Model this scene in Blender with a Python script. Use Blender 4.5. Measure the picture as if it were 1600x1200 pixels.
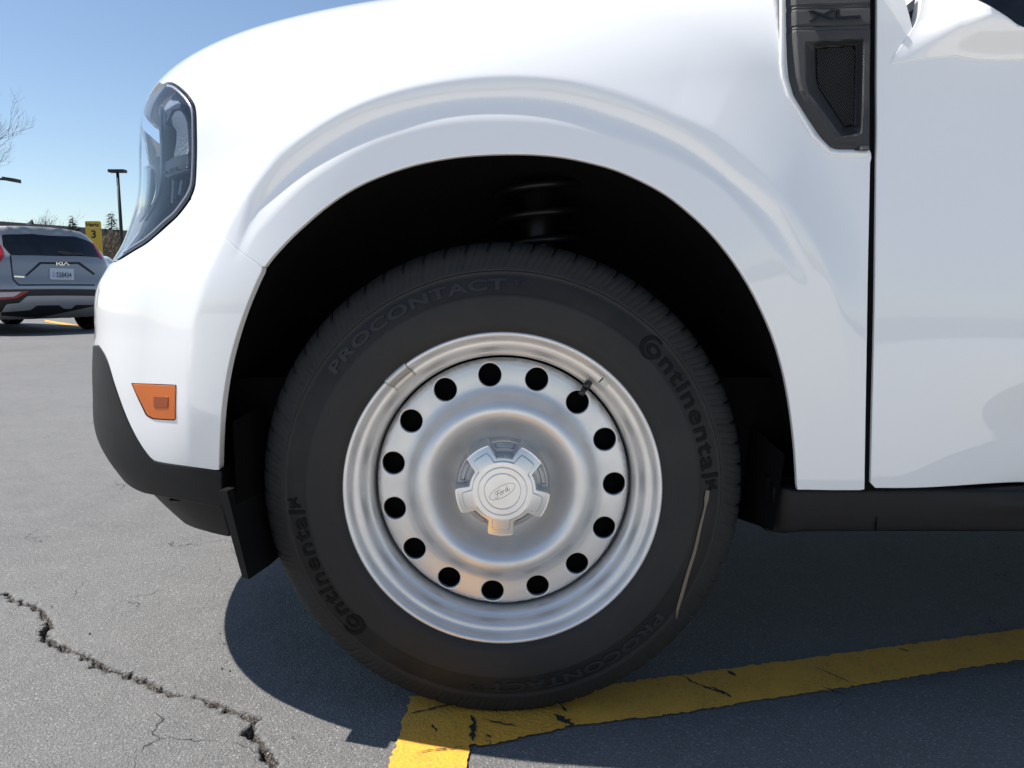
import bpy, bmesh, math, random
import numpy as np
from mathutils import Vector, Matrix
from mathutils.geometry import delaunay_2d_cdt

for _o in list(bpy.data.objects): bpy.data.objects.remove(_o)
SC = bpy.context.scene
COL = SC.collection
random.seed(7); RNG = np.random.default_rng(7)

# ------------------------------------------------------------------ camera
PITCH = math.radians(7.3); CP, SP = math.cos(PITCH), math.sin(PITCH)
FPX = 1200.0                                   # focal length in pixels of a 1600 px wide frame
CAM = np.array([0.0, 0.0, 0.663])
_cd = bpy.data.cameras.new('camera'); _co = bpy.data.objects.new('camera', _cd); COL.objects.link(_co)
_cd.sensor_width = 36.0; _cd.lens = FPX / 1600 * 36.0
_cd.clip_start = 0.02; _cd.clip_end = 1500
_co.location = CAM; _co.rotation_euler = (math.pi / 2 - PITCH, 0, 0)
SC.camera = _co
# ------------------------------------------------------------------ sky, sun, exposure
SUN_DIR = Vector((-0.61, 0.095, 1.0)).normalized()      # towards the sun: ahead of the truck's nose and slightly beyond it
_el = math.asin(SUN_DIR.z); _az = math.atan2(SUN_DIR.x, SUN_DIR.y)
W = bpy.data.worlds.new('World'); SC.world = W; W.use_nodes = True
_nt = W.node_tree; _bg = _nt.nodes['Background']
_sky = _nt.nodes.new('ShaderNodeTexSky'); _sky.sky_type = 'NISHITA'; _sky.sun_disc = False
_sky.sun_elevation = _el; _sky.sun_rotation = _az
_sky.altitude = 200; _sky.air_density = 1.0; _sky.dust_density = 0.3; _sky.ozone_density = 1.8
_nt.links.new(_sky.outputs[0], _bg.inputs[0]); _bg.inputs[1].default_value = 0.090
_sl = bpy.data.lights.new('sun', 'SUN'); _so = bpy.data.objects.new('sun', _sl); COL.objects.link(_so)
_sl.energy = 4.6; _sl.angle = math.radians(0.53); _sl.color = (1.0, 0.955, 0.89)
_so.location = (-3, 2, 9); _so.rotation_euler = SUN_DIR.to_track_quat('Z', 'Y').to_euler()
SC.view_settings.view_transform = 'Standard'; SC.view_settings.look = 'None'
SC.view_settings.gamma = 1.0; SC.view_settings.use_curve_mapping = False
SC.view_settings.exposure = 0.58
SC.render.engine = 'CYCLES'
SC.cycles.max_bounces = 8; SC.cycles.diffuse_bounces = 4; SC.cycles.glossy_bounces = 4
SC.cycles.transmission_bounces = 8; SC.cycles.transparent_max_bounces = 16
SC.cycles.caustics_reflective = False; SC.cycles.caustics_refractive = False

# ------------------------------------------------------------------ body form
# World: X along the truck (nose at -X), Y away from the camera side, Z up, metres.
def ray(u, v):
    u = np.asarray(u, float); v = np.asarray(v, float)
    a = (u - 800) / FPX; b = (600 - v) / FPX
    return np.stack([a, CP + b * SP, -SP + b * CP], -1)
def project(P):
    P = np.asarray(P, float) - CAM
    d = P[..., 1] * CP - P[..., 2] * SP
    up = P[..., 1] * SP + P[..., 2] * CP
    return np.stack([800 + FPX * P[..., 0] / d, 600 - FPX * up / d], -1)
def at_y(u, v, y):
    r = ray(u, v); return CAM + r * (np.asarray(y)[..., None] / r[..., 1:2])
def at_z(u, v, z=0.0):
    r = ray(u, v); return CAM + r * ((z - CAM[2]) / r[..., 2:3])
def pts(s):
    return np.array([[float(q) for q in p.split(',')] for p in s.split()])
def lerp(x, xs, ys): return np.interp(x, xs, ys)
def spl(x, xs, ys):
    """smooth monotone-ish interpolation (Catmull-Rom on uneven knots)"""
    xs = np.asarray(xs, float); ys = np.asarray(ys, float)
    x = np.clip(x, xs[0], xs[-1])
    m = np.gradient(ys, xs)
    i = np.clip(np.searchsorted(xs, x) - 1, 0, len(xs) - 2)
    h = xs[i + 1] - xs[i]; t = (x - xs[i]) / h
    return ((2*t**3 - 3*t**2 + 1) * ys[i] + (t**3 - 2*t**2 + t) * h * m[i]
            + (-2*t**3 + 3*t**2) * ys[i + 1] + (t**3 - t**2) * h * m[i + 1])
def sstep(a, b, x):
    t = np.clip((x - a) / (b - a), 0, 1); return t * t * (3 - 2 * t)
def softplus(d, r):
    return 0.5 * (d + np.sqrt(d * d + r * r))

YC = 2.0                       # centre line of the truck
YL = 1.066                     # plane of the wheel-arch lip
# side profile: Y of the body side against height
SZ = [0.15, 0.30, 0.42, 0.55, 0.70, 0.82, 0.92, 1.00, 1.12, 1.30]
SY = [1.120, 1.086, 1.074, 1.069, 1.072, 1.078, 1.086, 1.096, 1.122, 1.21]
# nose X on the centre line against height
NZ = [0.15, 0.24, 0.30, 0.38, 0.48, 0.58, 0.66, 0.74, 0.82, 0.90, 0.96, 1.00, 1.05, 1.15]
NX = [-0.68, -0.735, -0.802, -0.864, -0.868, -0.857, -0.846, -0.785, -0.752, -0.750, -0.757, -0.753, -0.726, -0.60]
# hood height at the fender shoulder against X
HX = [-0.95, -0.75, -0.65, -0.55, -0.45, -0.30, -0.10, 0.20, 0.70, 1.6]
HZ = [0.93, 0.982, 0.999, 1.026, 1.049, 1.076, 1.105, 1.140, 1.185, 1.25]
XC = -0.15; NEXP = 2.6

AC = at_y(790., 700., YL)      # centre of the wheel arch
def polar_curve(s):
    p = pts(s); P = at_y(p[:, 0], p[:, 1], np.full(len(p), YL))
    th = np.arctan2(P[:, 2] - AC[2], P[:, 0] - AC[0])      # 0 = rear, pi = front
    th = np.where(th < -np.pi / 2, th + 2 * np.pi, th)
    r = np.hypot(P[:, 0] - AC[0], P[:, 2] - AC[2])
    o = np.argsort(th); return th[o], r[o]
C1 = polar_curve("276,660 280,610 287,543 302,474 328,409 347,367 387,299 437,239 481,211 544,175 606,150 700,127 778,119 850,121 919,132 981,150 1044,177 1105,204 1160,247 1200,287 1237,337 1270,390 1297,450 1315,520 1326,600 1330,700")
C2 = polar_curve("370,392 384,358 403,322 450,272 481,247 512,226 575,192 637,171 700,158 778,152 825,153 887,161 950,180 1012,203 1075,235 1137,283 1200,342 1232,395 1255,440")
C3 = polar_curve("378,400 400,360 434,321 475,283 512,258 575,222 637,200 700,186 778,181 825,182 887,190 950,208 1012,228 1050,244 1075,257 1125,292 1162,330 1195,372 1225,412 1242,446")
OPEN_PX = pts("342,735 343,690 346,640 353,590 363,545 376,502 392,460 412,418 440,384 470,355 508,323 550,295 593,275 640,259 680,250 720,244 760,241 800,240 840,241 880,245 920,253 960,264 1000,281 1040,303 1076,331 1110,363 1142,402 1170,445 1192,488 1210,532 1225,585 1235,640 1242,700 1246,765")
VENT_PX = pts("1231,-40 1232,46 1235,90 1238,122 1244,146 1254,163 1290,216 1300,228 1312,233 1359.5,233 1360,120 1360,-40")

def polydist(x, z, poly):
    """signed distance (negative inside) of points to a closed polygon in x,z"""
    x = np.asarray(x); best = np.full(x.shape, 1e9); ins = np.zeros(x.shape, bool)
    n = len(poly)
    for i in range(n):
        ax, az = poly[i]; bx, bz = poly[(i + 1) % n]
        ex, ez = bx - ax, bz - az
        t = np.clip(((x - ax) * ex + (z - az) * ez) / (ex * ex + ez * ez + 1e-12), 0, 1)
        best = np.minimum(best, np.hypot(x - ax - t * ex, z - az - t * ez))
        c = ((az > z) != (bz > z)) & (x < (bx - ax) * (z - az) / (bz - az + 1e-12) + ax)
        ins ^= c
    return np.where(ins, -best, best)
def on_side(p, lift):
    """pixels -> x,z on the plain body side raised by lift"""
    y = np.full(len(p), 1.10)
    for _ in range(12):
        P = at_y(p[:, 0], p[:, 1], y); y = spl(P[:, 2], SZ, SY) - lift
    return P[:, [0, 2]]
VENT_XZ = on_side(VENT_PX, 0.010)
_vr = pts("1219,-40 1220,100 1222,120 1232,152 1270,214 1296,239 1312,241 1400,241 1400,-40")
VREC_XZ = on_side(_vr, 0.0)

def side_y(x, z, feat=True, deep=False):
    y = spl(z, SZ, SY)
    if not feat: return y
    dx = x - AC[0]; dz = z - AC[2]
    th = np.arctan2(dz, dx); th = np.where(th < -np.pi / 2, th + 2 * np.pi, th)
    r = np.hypot(dx, dz)
    d = r - lerp(th, *C1)
    amp = 0.026 * sstep(0.02, 0.75, th) * (0.6 + 0.4 * sstep(np.pi + 0.1, np.pi - 0.7, th)) * sstep(np.pi + 0.30, np.pi - 0.12, th)
    w = 0.055 + 0.075 * sstep(0.2, 1.2, th) - 0.03 * sstep(2.2, 3.0, th)
    s = np.clip(1 - softplus(d, 0.0035) / w, 0, 1)
    y = y - amp * s * s * (1.5 - 0.5 * s)
    # groove between C2 and C3 : concave step
    g2 = lerp(th, *C2); g3 = lerp(th, *C3)
    ga = sstep(0.48, 0.80, th) * sstep(2.56, 2.22, th)
    t = (r - g3) / np.maximum(g2 - g3, 1e-3)             # 0 at C3 (outboard), 1 at C2 (deep)
    prof = np.where(t < 1, sstep(-0.45, 1.0, t), 0) + np.where(t >= 1, np.clip(1 - (t - 1) / 1.15, 0, 1) ** 1.5, 0)
    y = y + 0.0062 * ga * prof
    # rolled edge of the arch opening bends in very slightly
    # recess round the fender vent
    near = (x > 0.28) & (z > 0.75)
    if np.any(near):
        pd = np.where(near, 0.0, 1.0) + 0 * x
        q = polydist(np.where(near, x, 0), np.where(near, z, 0), VREC_XZ)
        y = y + np.where(near, 0.007 * sstep(0.003, -0.012, q) * sstep(0.51, 0.495, x), 0)
        if deep:
            q = polydist(np.where(near, x, 0), np.where(near, z, 0), VENT_XZ)
            y = y + np.where(near, 0.03 * sstep(-0.006, -0.010, q), 0)
    return y

def body_F(x, z, feat=True, inset=0.0):
    ys = side_y(x, z, feat, feat == 'deep') + inset
    xf = spl(z, NZ, NX) + inset
    t = np.clip((XC - x) / (XC - xf), 0, 1.0)
    y = YC - (YC - ys) * (1 - t ** NEXP) ** (1 / NEXP)
    return np.where(x < xf, YC + (xf - x) * 8, y)
def hood_H(x, y):
    h = spl(x, HX, HZ)
    q = np.clip((y - 1.15) / 0.85, 0, 1.3)
    return h + 0.075 * (1 - (1 - q) ** 2)
def g_body(P, feat=True, inset=0.0):
    x, y, z = P[..., 0], P[..., 1], P[..., 2]
    a = body_F(x, z, feat, inset) - y
    b = z - hood_H(x, y) + inset
    k = 0.20
    h = np.maximum(k - np.abs(a - b), 0) / k
    return np.maximum(a, b) + h * h * k * 0.25
def march(o, d, g, t0, t1, n=260):
    """first inward crossing of g along o+t*d"""
    o = np.broadcast_to(np.asarray(o, float), d.shape)
    ts = np.linspace(t0, t1, n)
    lo = np.full(d.shape[0], np.nan); hi = lo.copy()
    prev = g(o + d * ts[0]); done = np.zeros(d.shape[0], bool)
    for i in range(1, n):
        cur = g(o + d * ts[i])
        c = (~done) & (cur <= 0) & (prev > 0)
        lo[c] = ts[i - 1]; hi[c] = ts[i]; done |= c; prev = cur
    for _ in range(26):
        m = 0.5 * (lo + hi); ins = g(o + d * m[:, None]) <= 0
        hi = np.where(ins, m, hi); lo = np.where(ins, lo, m)
    return o + d * hi[:, None]
def grad(P, g, e=0.0006):
    G = np.zeros_like(P)
    for k in range(3):
        D = np.zeros(3); D[k] = e
        G[:, k] = g(P + D) - g(P - D)
    return G / (np.linalg.norm(G, axis=1, keepdims=True) + 1e-12)
# ------------------------------------------------------------------ materials
class NT:
    def __init__(s, name):
        s.m = bpy.data.materials.new(name); s.m.use_nodes = True
        s.t = s.m.node_tree; s.n = s.t.nodes; s.b = s.n['Principled BSDF']; s.out = s.n['Material Output']
    def node(s, kind, **kw):
        x = s.n.new('ShaderNode' + kind)
        for k, v in kw.items():
            if k in x.inputs.keys(): s.set(x, k, v)
            else: setattr(x, k, v)
        return x
    def set(s, node, k, v):
        if hasattr(v, 'is_output') and v.is_output: s.t.links.new(v, node.inputs[k])
        else: node.inputs[k].default_value = v
    def p(s, **kw):
        for k, v in kw.items(): s.set(s.b, k.replace('_', ' '), v)
        return s
    def obj(s): return s.node('TexCoord').outputs['Object']
    def pos(s): return s.node('NewGeometry').outputs['Position']
    def noise(s, scale, detail=4, rough=0.55, vec=None, dist=0.0):
        x = s.node('TexNoise'); x.inputs['Scale'].default_value = scale; x.inputs['Detail'].default_value = detail
        x.inputs['Roughness'].default_value = rough; x.inputs['Distortion'].default_value = dist
        s.t.links.new(vec if vec is not None else s.pos(), x.inputs['Vector']); return x.outputs[0]
    def voro(s, scale, feature='F1', out=0, vec=None, rand=1.0):
        x = s.node('TexVoronoi'); x.feature = feature; x.inputs['Scale'].default_value = scale
        x.inputs['Randomness'].default_value = rand
        s.t.links.new(vec if vec is not None else s.pos(), x.inputs['Vector']); return x.outputs[out]
    def ramp(s, fac, stops, interp='LINEAR'):
        x = s.node('ValToRGB'); x.color_ramp.interpolation = interp; e = x.color_ramp.elements
        while len(e) < len(stops): e.new(0.5)
        for i, (q, c) in enumerate(stops):
            e[i].position = q; e[i].color = (*c, 1) if isinstance(c, tuple) else (c, c, c, 1)
        s.t.links.new(fac, x.inputs[0]); return x.outputs[0]
    def mapr(s, v, a, b, c, d, smooth=False):
        x = s.node('MapRange')
        if smooth: x.interpolation_type = 'SMOOTHSTEP'
        s.t.links.new(v, x.inputs[0])
        for i, q in enumerate((a, b, c, d)): x.inputs[i + 1].default_value = q
        return x.outputs[0]
    def math(s, op, a, b=None):
        x = s.node('Math'); x.operation = op
        for i, q in enumerate((a, b)):
            if q is None: continue
            if hasattr(q, 'is_output'): s.t.links.new(q, x.inputs[i])
            else: x.inputs[i].default_value = q
        return x.outputs[0]
    def mix(s, fac, a, b, blend='MIX'):
        x = s.node('Mix'); x.data_type = 'RGBA'; x.blend_type = blend
        for k, q in ((0, fac), (6, a), (7, b)):
            if hasattr(q, 'is_output'): s.t.links.new(q, x.inputs[k])
            else: x.inputs[k].default_value = (*q, 1) if isinstance(q, tuple) else q
        return x.outputs[2]
    def bump(s, h, strength=0.3, dist=0.001, normal=None):
        x = s.node('Bump'); x.inputs['Strength'].default_value = strength; x.inputs['Distance'].default_value = dist
        s.t.links.new(h, x.inputs['Height'])
        if normal is not None: s.t.links.new(normal, x.inputs['Normal'])
        return x.outputs[0]
def simple(name, col, rough=0.5, metal=0.0, spec=0.5, coat=0.0, coat_r=0.03, bump=None, emit=None):
    t = NT(name); t.p(Base_Color=(*col, 1), Roughness=rough, Metallic=metal)
    t.b.inputs['Specular IOR Level'].default_value = spec
    t.b.inputs['Coat Weight'].default_value = coat; t.b.inputs['Coat Roughness'].default_value = coat_r
    if bump:
        t.set(t.b, 'Normal', t.bump(t.noise(bump[0], 3), bump[1], bump[2]))
    return t.m
M = {}
def _paint():
    t = NT('white_paint'); t.p(Base_Color=(0.83, 0.83, 0.83, 1), Roughness=0.42)
    t.b.inputs['Coat Weight'].default_value = 1.0; t.b.inputs['Coat Roughness'].default_value = 0.015; t.b.inputs['Coat IOR'].default_value = 1.65
    # orange peel in the clear coat and a little road dust
    h = t.noise(260, 2, 0.5)
    t.set(t.b, 'Coat Normal', t.bump(h, 0.012, 0.001))
    dust = t.ramp(t.noise(900, 3, 0.6), [(0.66, 0.0), (0.74, 1.0)])
    low = t.mapr(t.node('SeparateXYZ', Vector=t.pos()).outputs[2], 0.9, 0.3, 0.0, 0.30)
    t.set(t.b, 'Base Color', t.mix(t.math('MULTIPLY', dust, low), (0.83, 0.83, 0.83), (0.55, 0.53, 0.50)))
    return t.m
M['paint'] = _paint()
def _silver(name, base, rough, metal=0.85):
    t = NT(name)
    fl = t.noise(1500, 2, 0.6); big = t.noise(22, 3, 0.6)
    t.p(Metallic=metal, Base_Color=t.mix(t.mapr(big, 0.35, 0.7, 0, 1), base, tuple(c * 0.93 for c in base)))
    t.set(t.b, 'Roughness', t.mapr(big, 0.3, 0.75, rough - 0.03, rough + 0.06))
    t.set(t.b, 'Normal', t.bump(fl, 0.05, 0.0003))
    return t.m
M['silver'] = _silver('silver_wheel_paint', (0.76, 0.758, 0.75), 0.40, 0.58)
M['cap'] = _silver('silver_cap_paint', (0.78, 0.78, 0.775), 0.29, 0.65)
M['cap_shade'] = _silver('cap_recess_shade', (0.52, 0.52, 0.52), 0.40, 0.5)  # darker copy of the cap silver, recess shade put into its colour
M['cap_line'] = simple('cap_groove', (0.10, 0.10, 0.10), 0.5, 0.3)
def _rubber():
    t = NT('tyre_rubber')
    at = t.node('Attribute'); at.attribute_name = 'finish'
    f = at.outputs['Fac']
    dust = t.noise(9, 5, 0.65); fine = t.noise(700, 3, 0.6)
    c = t.mix(f, (0.034, 0.0335, 0.033), (0.0165, 0.0162, 0.016))
    c = t.mix(t.mapr(dust, 0.42, 0.75, 0, 0.35), c, (0.055, 0.051, 0.046))
    t.p(Base_Color=c)
    t.set(t.b, 'Roughness', t.mapr(f, 0, 1, 0.66, 0.52))
    t.set(t.b, 'Normal', t.bump(fine, 0.25, 0.0006)); t.b.inputs['Specular IOR Level'].default_value = 0.22
    return t.m
M['rubber'] = _rubber()
M['rubber_dark'] = simple('tyre_letter_dark', (0.008, 0.008, 0.008), 0.7, spec=0.15)
M['rubber_grey'] = simple('tyre_letter_grey', (0.028, 0.028, 0.029), 0.5, spec=0.3)
M['scuff'] = simple('kerb_scuff', (0.20, 0.155, 0.115), 0.85, bump=(400, 0.5, 0.001))
def _plastic(name, col, rough, sc=1100, st=0.35):
    t = NT(name); n = t.noise(sc, 3, 0.6); b = t.noise(12, 4, 0.6)
    t.p(Base_Color=t.mix(t.mapr(b, 0.4, 0.75, 0, 0.5), col, tuple(c * 1.5 + 0.004 for c in col)))
    t.set(t.b, 'Roughness', t.mapr(b, 0.3, 0.7, rough - 0.04, rough + 0.06))
    t.b.inputs['Specular IOR Level'].default_value = 0.28
    t.set(t.b, 'Normal', t.bump(n, st, 0.0008)); return t.m
M['black'] = _plastic('black_grained_plastic', (0.0065, 0.0065, 0.007), 0.50)
M['vent'] = _plastic('vent_grained_plastic', (0.013, 0.013, 0.0145), 0.48, 1500, 1.0); M['vent'].node_tree.nodes['Principled BSDF'].inputs['Specular IOR Level'].default_value = 0.7
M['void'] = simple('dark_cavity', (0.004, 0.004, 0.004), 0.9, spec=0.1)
def _felt():
    t = NT('wheel_arch_felt'); n = t.noise(420, 4, 0.7)
    t.p(Base_Color=t.ramp(n, [(0.35, 0.004), (0.62, 0.008), (0.74, 0.030)]), Roughness=0.95)
    t.b.inputs['Specular IOR Level'].default_value = 0.12
    t.set(t.b, 'Normal', t.bump(n, 0.6, 0.003)); return t.m
M['felt'] = _felt()
M['gloss_black'] = simple('gloss_black', (0.010, 0.010, 0.011), 0.22)
M['strut'] = simple('painted_steel_strut', (0.006, 0.006, 0.007), 0.4, spec=0.3)
M['iron'] = simple('brake_iron', (0.012, 0.012, 0.012), 0.6, 0.3, bump=(300, .4, .001))
def _glass(name, tint, refl_rough=0.02):
    t = NT(name); n = t.n; n.remove(t.b)
    tr = t.node('BsdfTransparent'); tr.inputs[0].default_value = (*tint, 1)
    gl = t.node('BsdfGlossy'); gl.inputs[0].default_value = (1, 1, 1, 1); gl.inputs['Roughness'].default_value = refl_rough
    fr = t.node('Fresnel'); fr.inputs[0].default_value = 1.5
    mx = t.node('MixShader'); t.t.links.new(fr.outputs[0], mx.inputs[0])
    t.t.links.new(tr.outputs[0], mx.inputs[1]); t.t.links.new(gl.outputs[0], mx.inputs[2]); t.t.links.new(mx.outputs[0], t.out.inputs[0])
    return t.m
M['lens'] = _glass('clear_polycarbonate', (0.93, 0.96, 0.985))
M['tint'] = simple('tinted_window', (0.006, 0.007, 0.008), 0.03, spec=0.6)
M['chrome'] = simple('lamp_chrome', (0.80, 0.82, 0.84), 0.10, 1.0)
def _reflector():
    t = NT('faceted_reflector'); v = t.voro(260); t.p(Base_Color=(0.85, 0.86, 0.88, 1), Metallic=0.6, Roughness=0.3)
    t.set(t.b, 'Normal', t.bump(v, 0.5, 0.002)); return t.m
M['reflector'] = _reflector()
M['lamp_dark'] = simple('lamp_housing', (0.006, 0.007, 0.010), 0.4, spec=0.3)
M['lamp_grey'] = simple('lamp_light_bar', (0.32, 0.34, 0.38), 0.25, 0.2)
def _amber():
    t = NT('amber_prismatic'); n = t.obj()
    mp = t.node('Mapping'); mp.inputs['Rotation'].default_value = (0, math.radians(45), 0); t.t.links.new(t.pos(), mp.inputs[0])
    v = t.voro(330, vec=mp.outputs[0], rand=0.0)
    t.p(Base_Color=t.ramp(v, [(0.1, (0.85, 0.20, 0.004)), (0.6, (0.50, 0.095, 0.002))]), Roughness=0.22)
    t.b.inputs['Coat Weight'].default_value = 0.15
    t.set(t.b, 'Normal', t.bump(v, 0.6, 0.001)); return t.m
M['amber'] = _amber()
M['amber_dark'] = simple('amber_bulb_window', (0.30, 0.055, 0.002), 0.4, coat=0.0, bump=(700, .6, .001))
M['paper'] = simple('pale_sticker', (0.62, 0.66, 0.58), 0.4)
M['ink'] = simple('dark_ink', (0.03, 0.03, 0.03), 0.6)
M['weight'] = simple('zinc_weight', (0.55, 0.54, 0.52), 0.4, 0.8, bump=(500, .2, .001))

# ------------------------------------------------------------------ mesh helpers
def mesh_data(name, V, F, mat=None, smooth=True, normals=None):
    me = bpy.data.meshes.new(name)
    V = np.asarray(V, np.float32)
    me.from_pydata([tuple(map(float, v)) for v in V], [], [tuple(int(i) for i in f) for f in F]) if not isinstance(F, np.ndarray) else _fast(me, V, F)
    if mat is not None: me.materials.append(mat)
    if smooth: me.polygons.foreach_set('use_smooth', np.ones(len(me.polygons), bool))
    me.update()
    if normals is not None:
        me.normals_split_custom_set_from_vertices([tuple(map(float, n)) for n in normals])
    return me
def _fast(me, V, F):
    nf, k = F.shape
    me.vertices.add(len(V)); me.vertices.foreach_set('co', V.ravel())
    me.loops.add(nf * k); me.loops.foreach_set('vertex_index', F.astype(np.int32).ravel())
    me.polygons.add(nf); me.polygons.foreach_set('loop_start', np.arange(0, nf * k, k, dtype=np.int32))
    me.update(calc_edges=True)
def obj(name, me, parent=None, mat=None):
    o = bpy.data.objects.new(name, me); COL.objects.link(o)
    if parent is not None: o.parent = parent
    if mat is not None:
        me.materials.clear(); me.materials.append(mat)
    return o
def thing(name, label, cat, loc=(0, 0, 0), group=None):
    o = bpy.data.objects.new(name, None); COL.objects.link(o); o.location = loc; o.empty_display_size = 0.2
    o['label'] = label; o['category'] = cat
    if group: o['group'] = group
    return o
def tag(o, label, cat, group=None):
    o['label'] = label; o['category'] = cat
    if group: o['group'] = group
    return o
def reparent(o, parent):
    """parent while keeping world placement (things sit at translated empties)"""
    o.parent = parent; o.matrix_parent_inverse = Matrix.Translation(parent.location).inverted() if parent.parent is None else Matrix.Identity(4)
    return o
def mk(name, V, F, mat, parent=None, smooth=True, normals=None):
    o = obj(name, mesh_data(name, V, F, mat, smooth, normals))
    if parent is not None: reparent(o, parent)
    return o
class MB:
    """collects simple solids into one mesh"""
    def __init__(s): s.v = []; s.f = []
    def add(s, V, F):
        k = len(s.v); s.v += [tuple(v) for v in V]; s.f += [tuple(i + k for i in f) for f in F]; return s
    def box(s, c, h, R=None):
        V = np.array([[x, y, z] for x in (-1, 1) for y in (-1, 1) for z in (-1, 1)], float) * np.array(h)
        if R is not None: V = V @ np.array(R).T
        return s.add(V + np.array(c), [(0, 1, 3, 2), (4, 6, 7, 5), (0, 4, 5, 1), (2, 3, 7, 6), (0, 2, 6, 4), (1, 5, 7, 3)])
    def tube(s, P, R, n=8, cap=True):
        P = np.asarray(P, float); R = np.broadcast_to(np.asarray(R, float), (len(P),))
        T = np.gradient(P, axis=0); T /= np.linalg.norm(T, axis=1, keepdims=True) + 1e-12
        up = np.array([0, 0, 1.0]) if abs(T[0, 2]) < 0.9 else np.array([1.0, 0, 0])
        V = []; k = np.arange(n) * 2 * np.pi / n
        a = np.cross(T[0], up); a /= np.linalg.norm(a)
        for i in range(len(P)):
            a = a - T[i] * (a @ T[i]); a /= np.linalg.norm(a); b = np.cross(T[i], a)
            V += list(P[i] + R[i] * (np.cos(k)[:, None] * a + np.sin(k)[:, None] * b))
        F = [(i * n + j, i * n + (j + 1) % n, (i + 1) * n + (j + 1) % n, (i + 1) * n + j) for i in range(len(P) - 1) for j in range(n)]
        if cap: F += [tuple(range(n - 1, -1, -1)), tuple(range((len(P) - 1) * n, len(P) * n))]
        return s.add(V, F)
    def build(s, name, mat, parent=None, smooth=False): return mk(name, s.v, s.f, mat, parent, smooth)
def lathe_y(prof, c, seg, closed=False):
    """revolve (r, y) about the Y axis through c"""
    prof = np.asarray(prof, float); n = len(prof)
    th = np.arange(seg) * 2 * np.pi / seg
    V = np.stack([c[0] + prof[None, :, 0] * np.cos(th)[:, None], np.broadcast_to(c[1] + prof[None, :, 1], (seg, n)), c[2] + prof[None, :, 0] * np.sin(th)[:, None]], -1).reshape(-1, 3)
    i = np.arange(seg)[:, None]; j = np.arange(n - 1)[None, :]
    a = i * n + j; b = ((i + 1) % seg) * n + j
    F = np.stack([a, a + 1, b + 1, b], -1).reshape(-1, 4)
    return V, F
def resample(P, step, closed=False):
    P = np.asarray(P, float)
    if closed: P = np.vstack([P, P[:1]])
    d = np.r_[0, np.cumsum(np.linalg.norm(np.diff(P, axis=0), axis=1))]
    n = max(2, int(round(d[-1] / step)) + 1); t = np.linspace(0, d[-1], n)
    Q = np.stack([np.interp(t, d, P[:, k]) for k in range(P.shape[1])], -1)
    return Q[:-1] if closed else Q
def smooth_line(P, n=8):
    """Catmull-Rom through points"""
    P = np.asarray(P, float)
    if len(P) < 3: return P
    E = np.vstack([2 * P[0] - P[1], P, 2 * P[-1] - P[-2]]); out = []
    t = np.linspace(0, 1, n, endpoint=False)[:, None]
    for i in range(1, len(E) - 2):
        a, b, c, d = E[i - 1], E[i], E[i + 1], E[i + 2]
        out.append(0.5 * (2 * b + (c - a) * t + (2 * a - 5 * b + 4 * c - d) * t**2 + (-a + 3 * b - 3 * c + d) * t**3))
    return np.vstack(out + [P[-1:]])
def join_lines(*L):
    L = [l for l in L if len(l)]
    out = [L[0]]
    for l in L[1:]:
        l = np.asarray(l, float)
        out.append(l[1:] if np.linalg.norm(out[-1][-1] - l[0]) < 1e-6 else l)
    r = np.vstack(out)
    return r[:-1] if np.linalg.norm(r[0] - r[-1]) < 1e-6 else r
def fill2d(loops, step, extra=None):
    """CDT of a polygon (first loop) with holes; loops are N x 2 already densified.  -> pts, tris"""
    V = [l for l in loops]; E = []; k = 0
    for l in loops:
        n = len(l); E += [(k + i, k + (i + 1) % n) for i in range(n)]; k += n
    lo = loops[0].min(0); hi = loops[0].max(0)
    gx = np.arange(lo[0], hi[0], step); gz = np.arange(lo[1], hi[1], step * 0.866)
    X, Z = np.meshgrid(gx, gz); X = X + (np.arange(len(gz)) % 2)[:, None] * step * 0.5
    X = X.ravel(); Z = Z.ravel()
    keep = polydist(X, Z, loops[0]) < -0.55 * step
    for h in loops[1:]: keep &= polydist(X, Z, h) > 0.55 * step
    grid = np.stack([X[keep], Z[keep]], -1)
    if extra is not None:
        ex = polydist(extra[:, 0], extra[:, 1], loops[0]) < -0.35 * step
        for h in loops[1:]: ex &= polydist(extra[:, 0], extra[:, 1], h) > 0.35 * step
        extra = extra[ex]
        cell = 0.75 * step; occ = set(map(tuple, np.floor(extra / cell).astype(int)))
        gi = np.floor(grid / cell).astype(int)
        free = np.array([not any((a + i, b + j) in occ for i in (-1, 0, 1) for j in (-1, 0, 1)) for a, b in gi])
        grid = np.vstack([grid[free], extra])
    V.append(grid); V = np.vstack(V)
    rv, re, rf, *_ = delaunay_2d_cdt([Vector((float(a), float(b))) for a, b in V], E, [], 0, 1e-7)
    P = np.array([tuple(q) for q in rv]); T = np.array([f for f in rf if len(f) == 3], int)
    c = P[T].mean(1)
    ok = polydist(c[:, 0], c[:, 1], loops[0]) < 0
    for h in loops[1:]: ok &= polydist(c[:, 0], c[:, 1], h) > 0
    T = T[ok]
    area = (P[T[:, 1], 0] - P[T[:, 0], 0]) * (P[T[:, 2], 1] - P[T[:, 0], 1]) - (P[T[:, 1], 1] - P[T[:, 0], 1]) * (P[T[:, 2], 0] - P[T[:, 0], 0])
    T = T[np.abs(area) > 1e-12]
    return P, T
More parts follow.
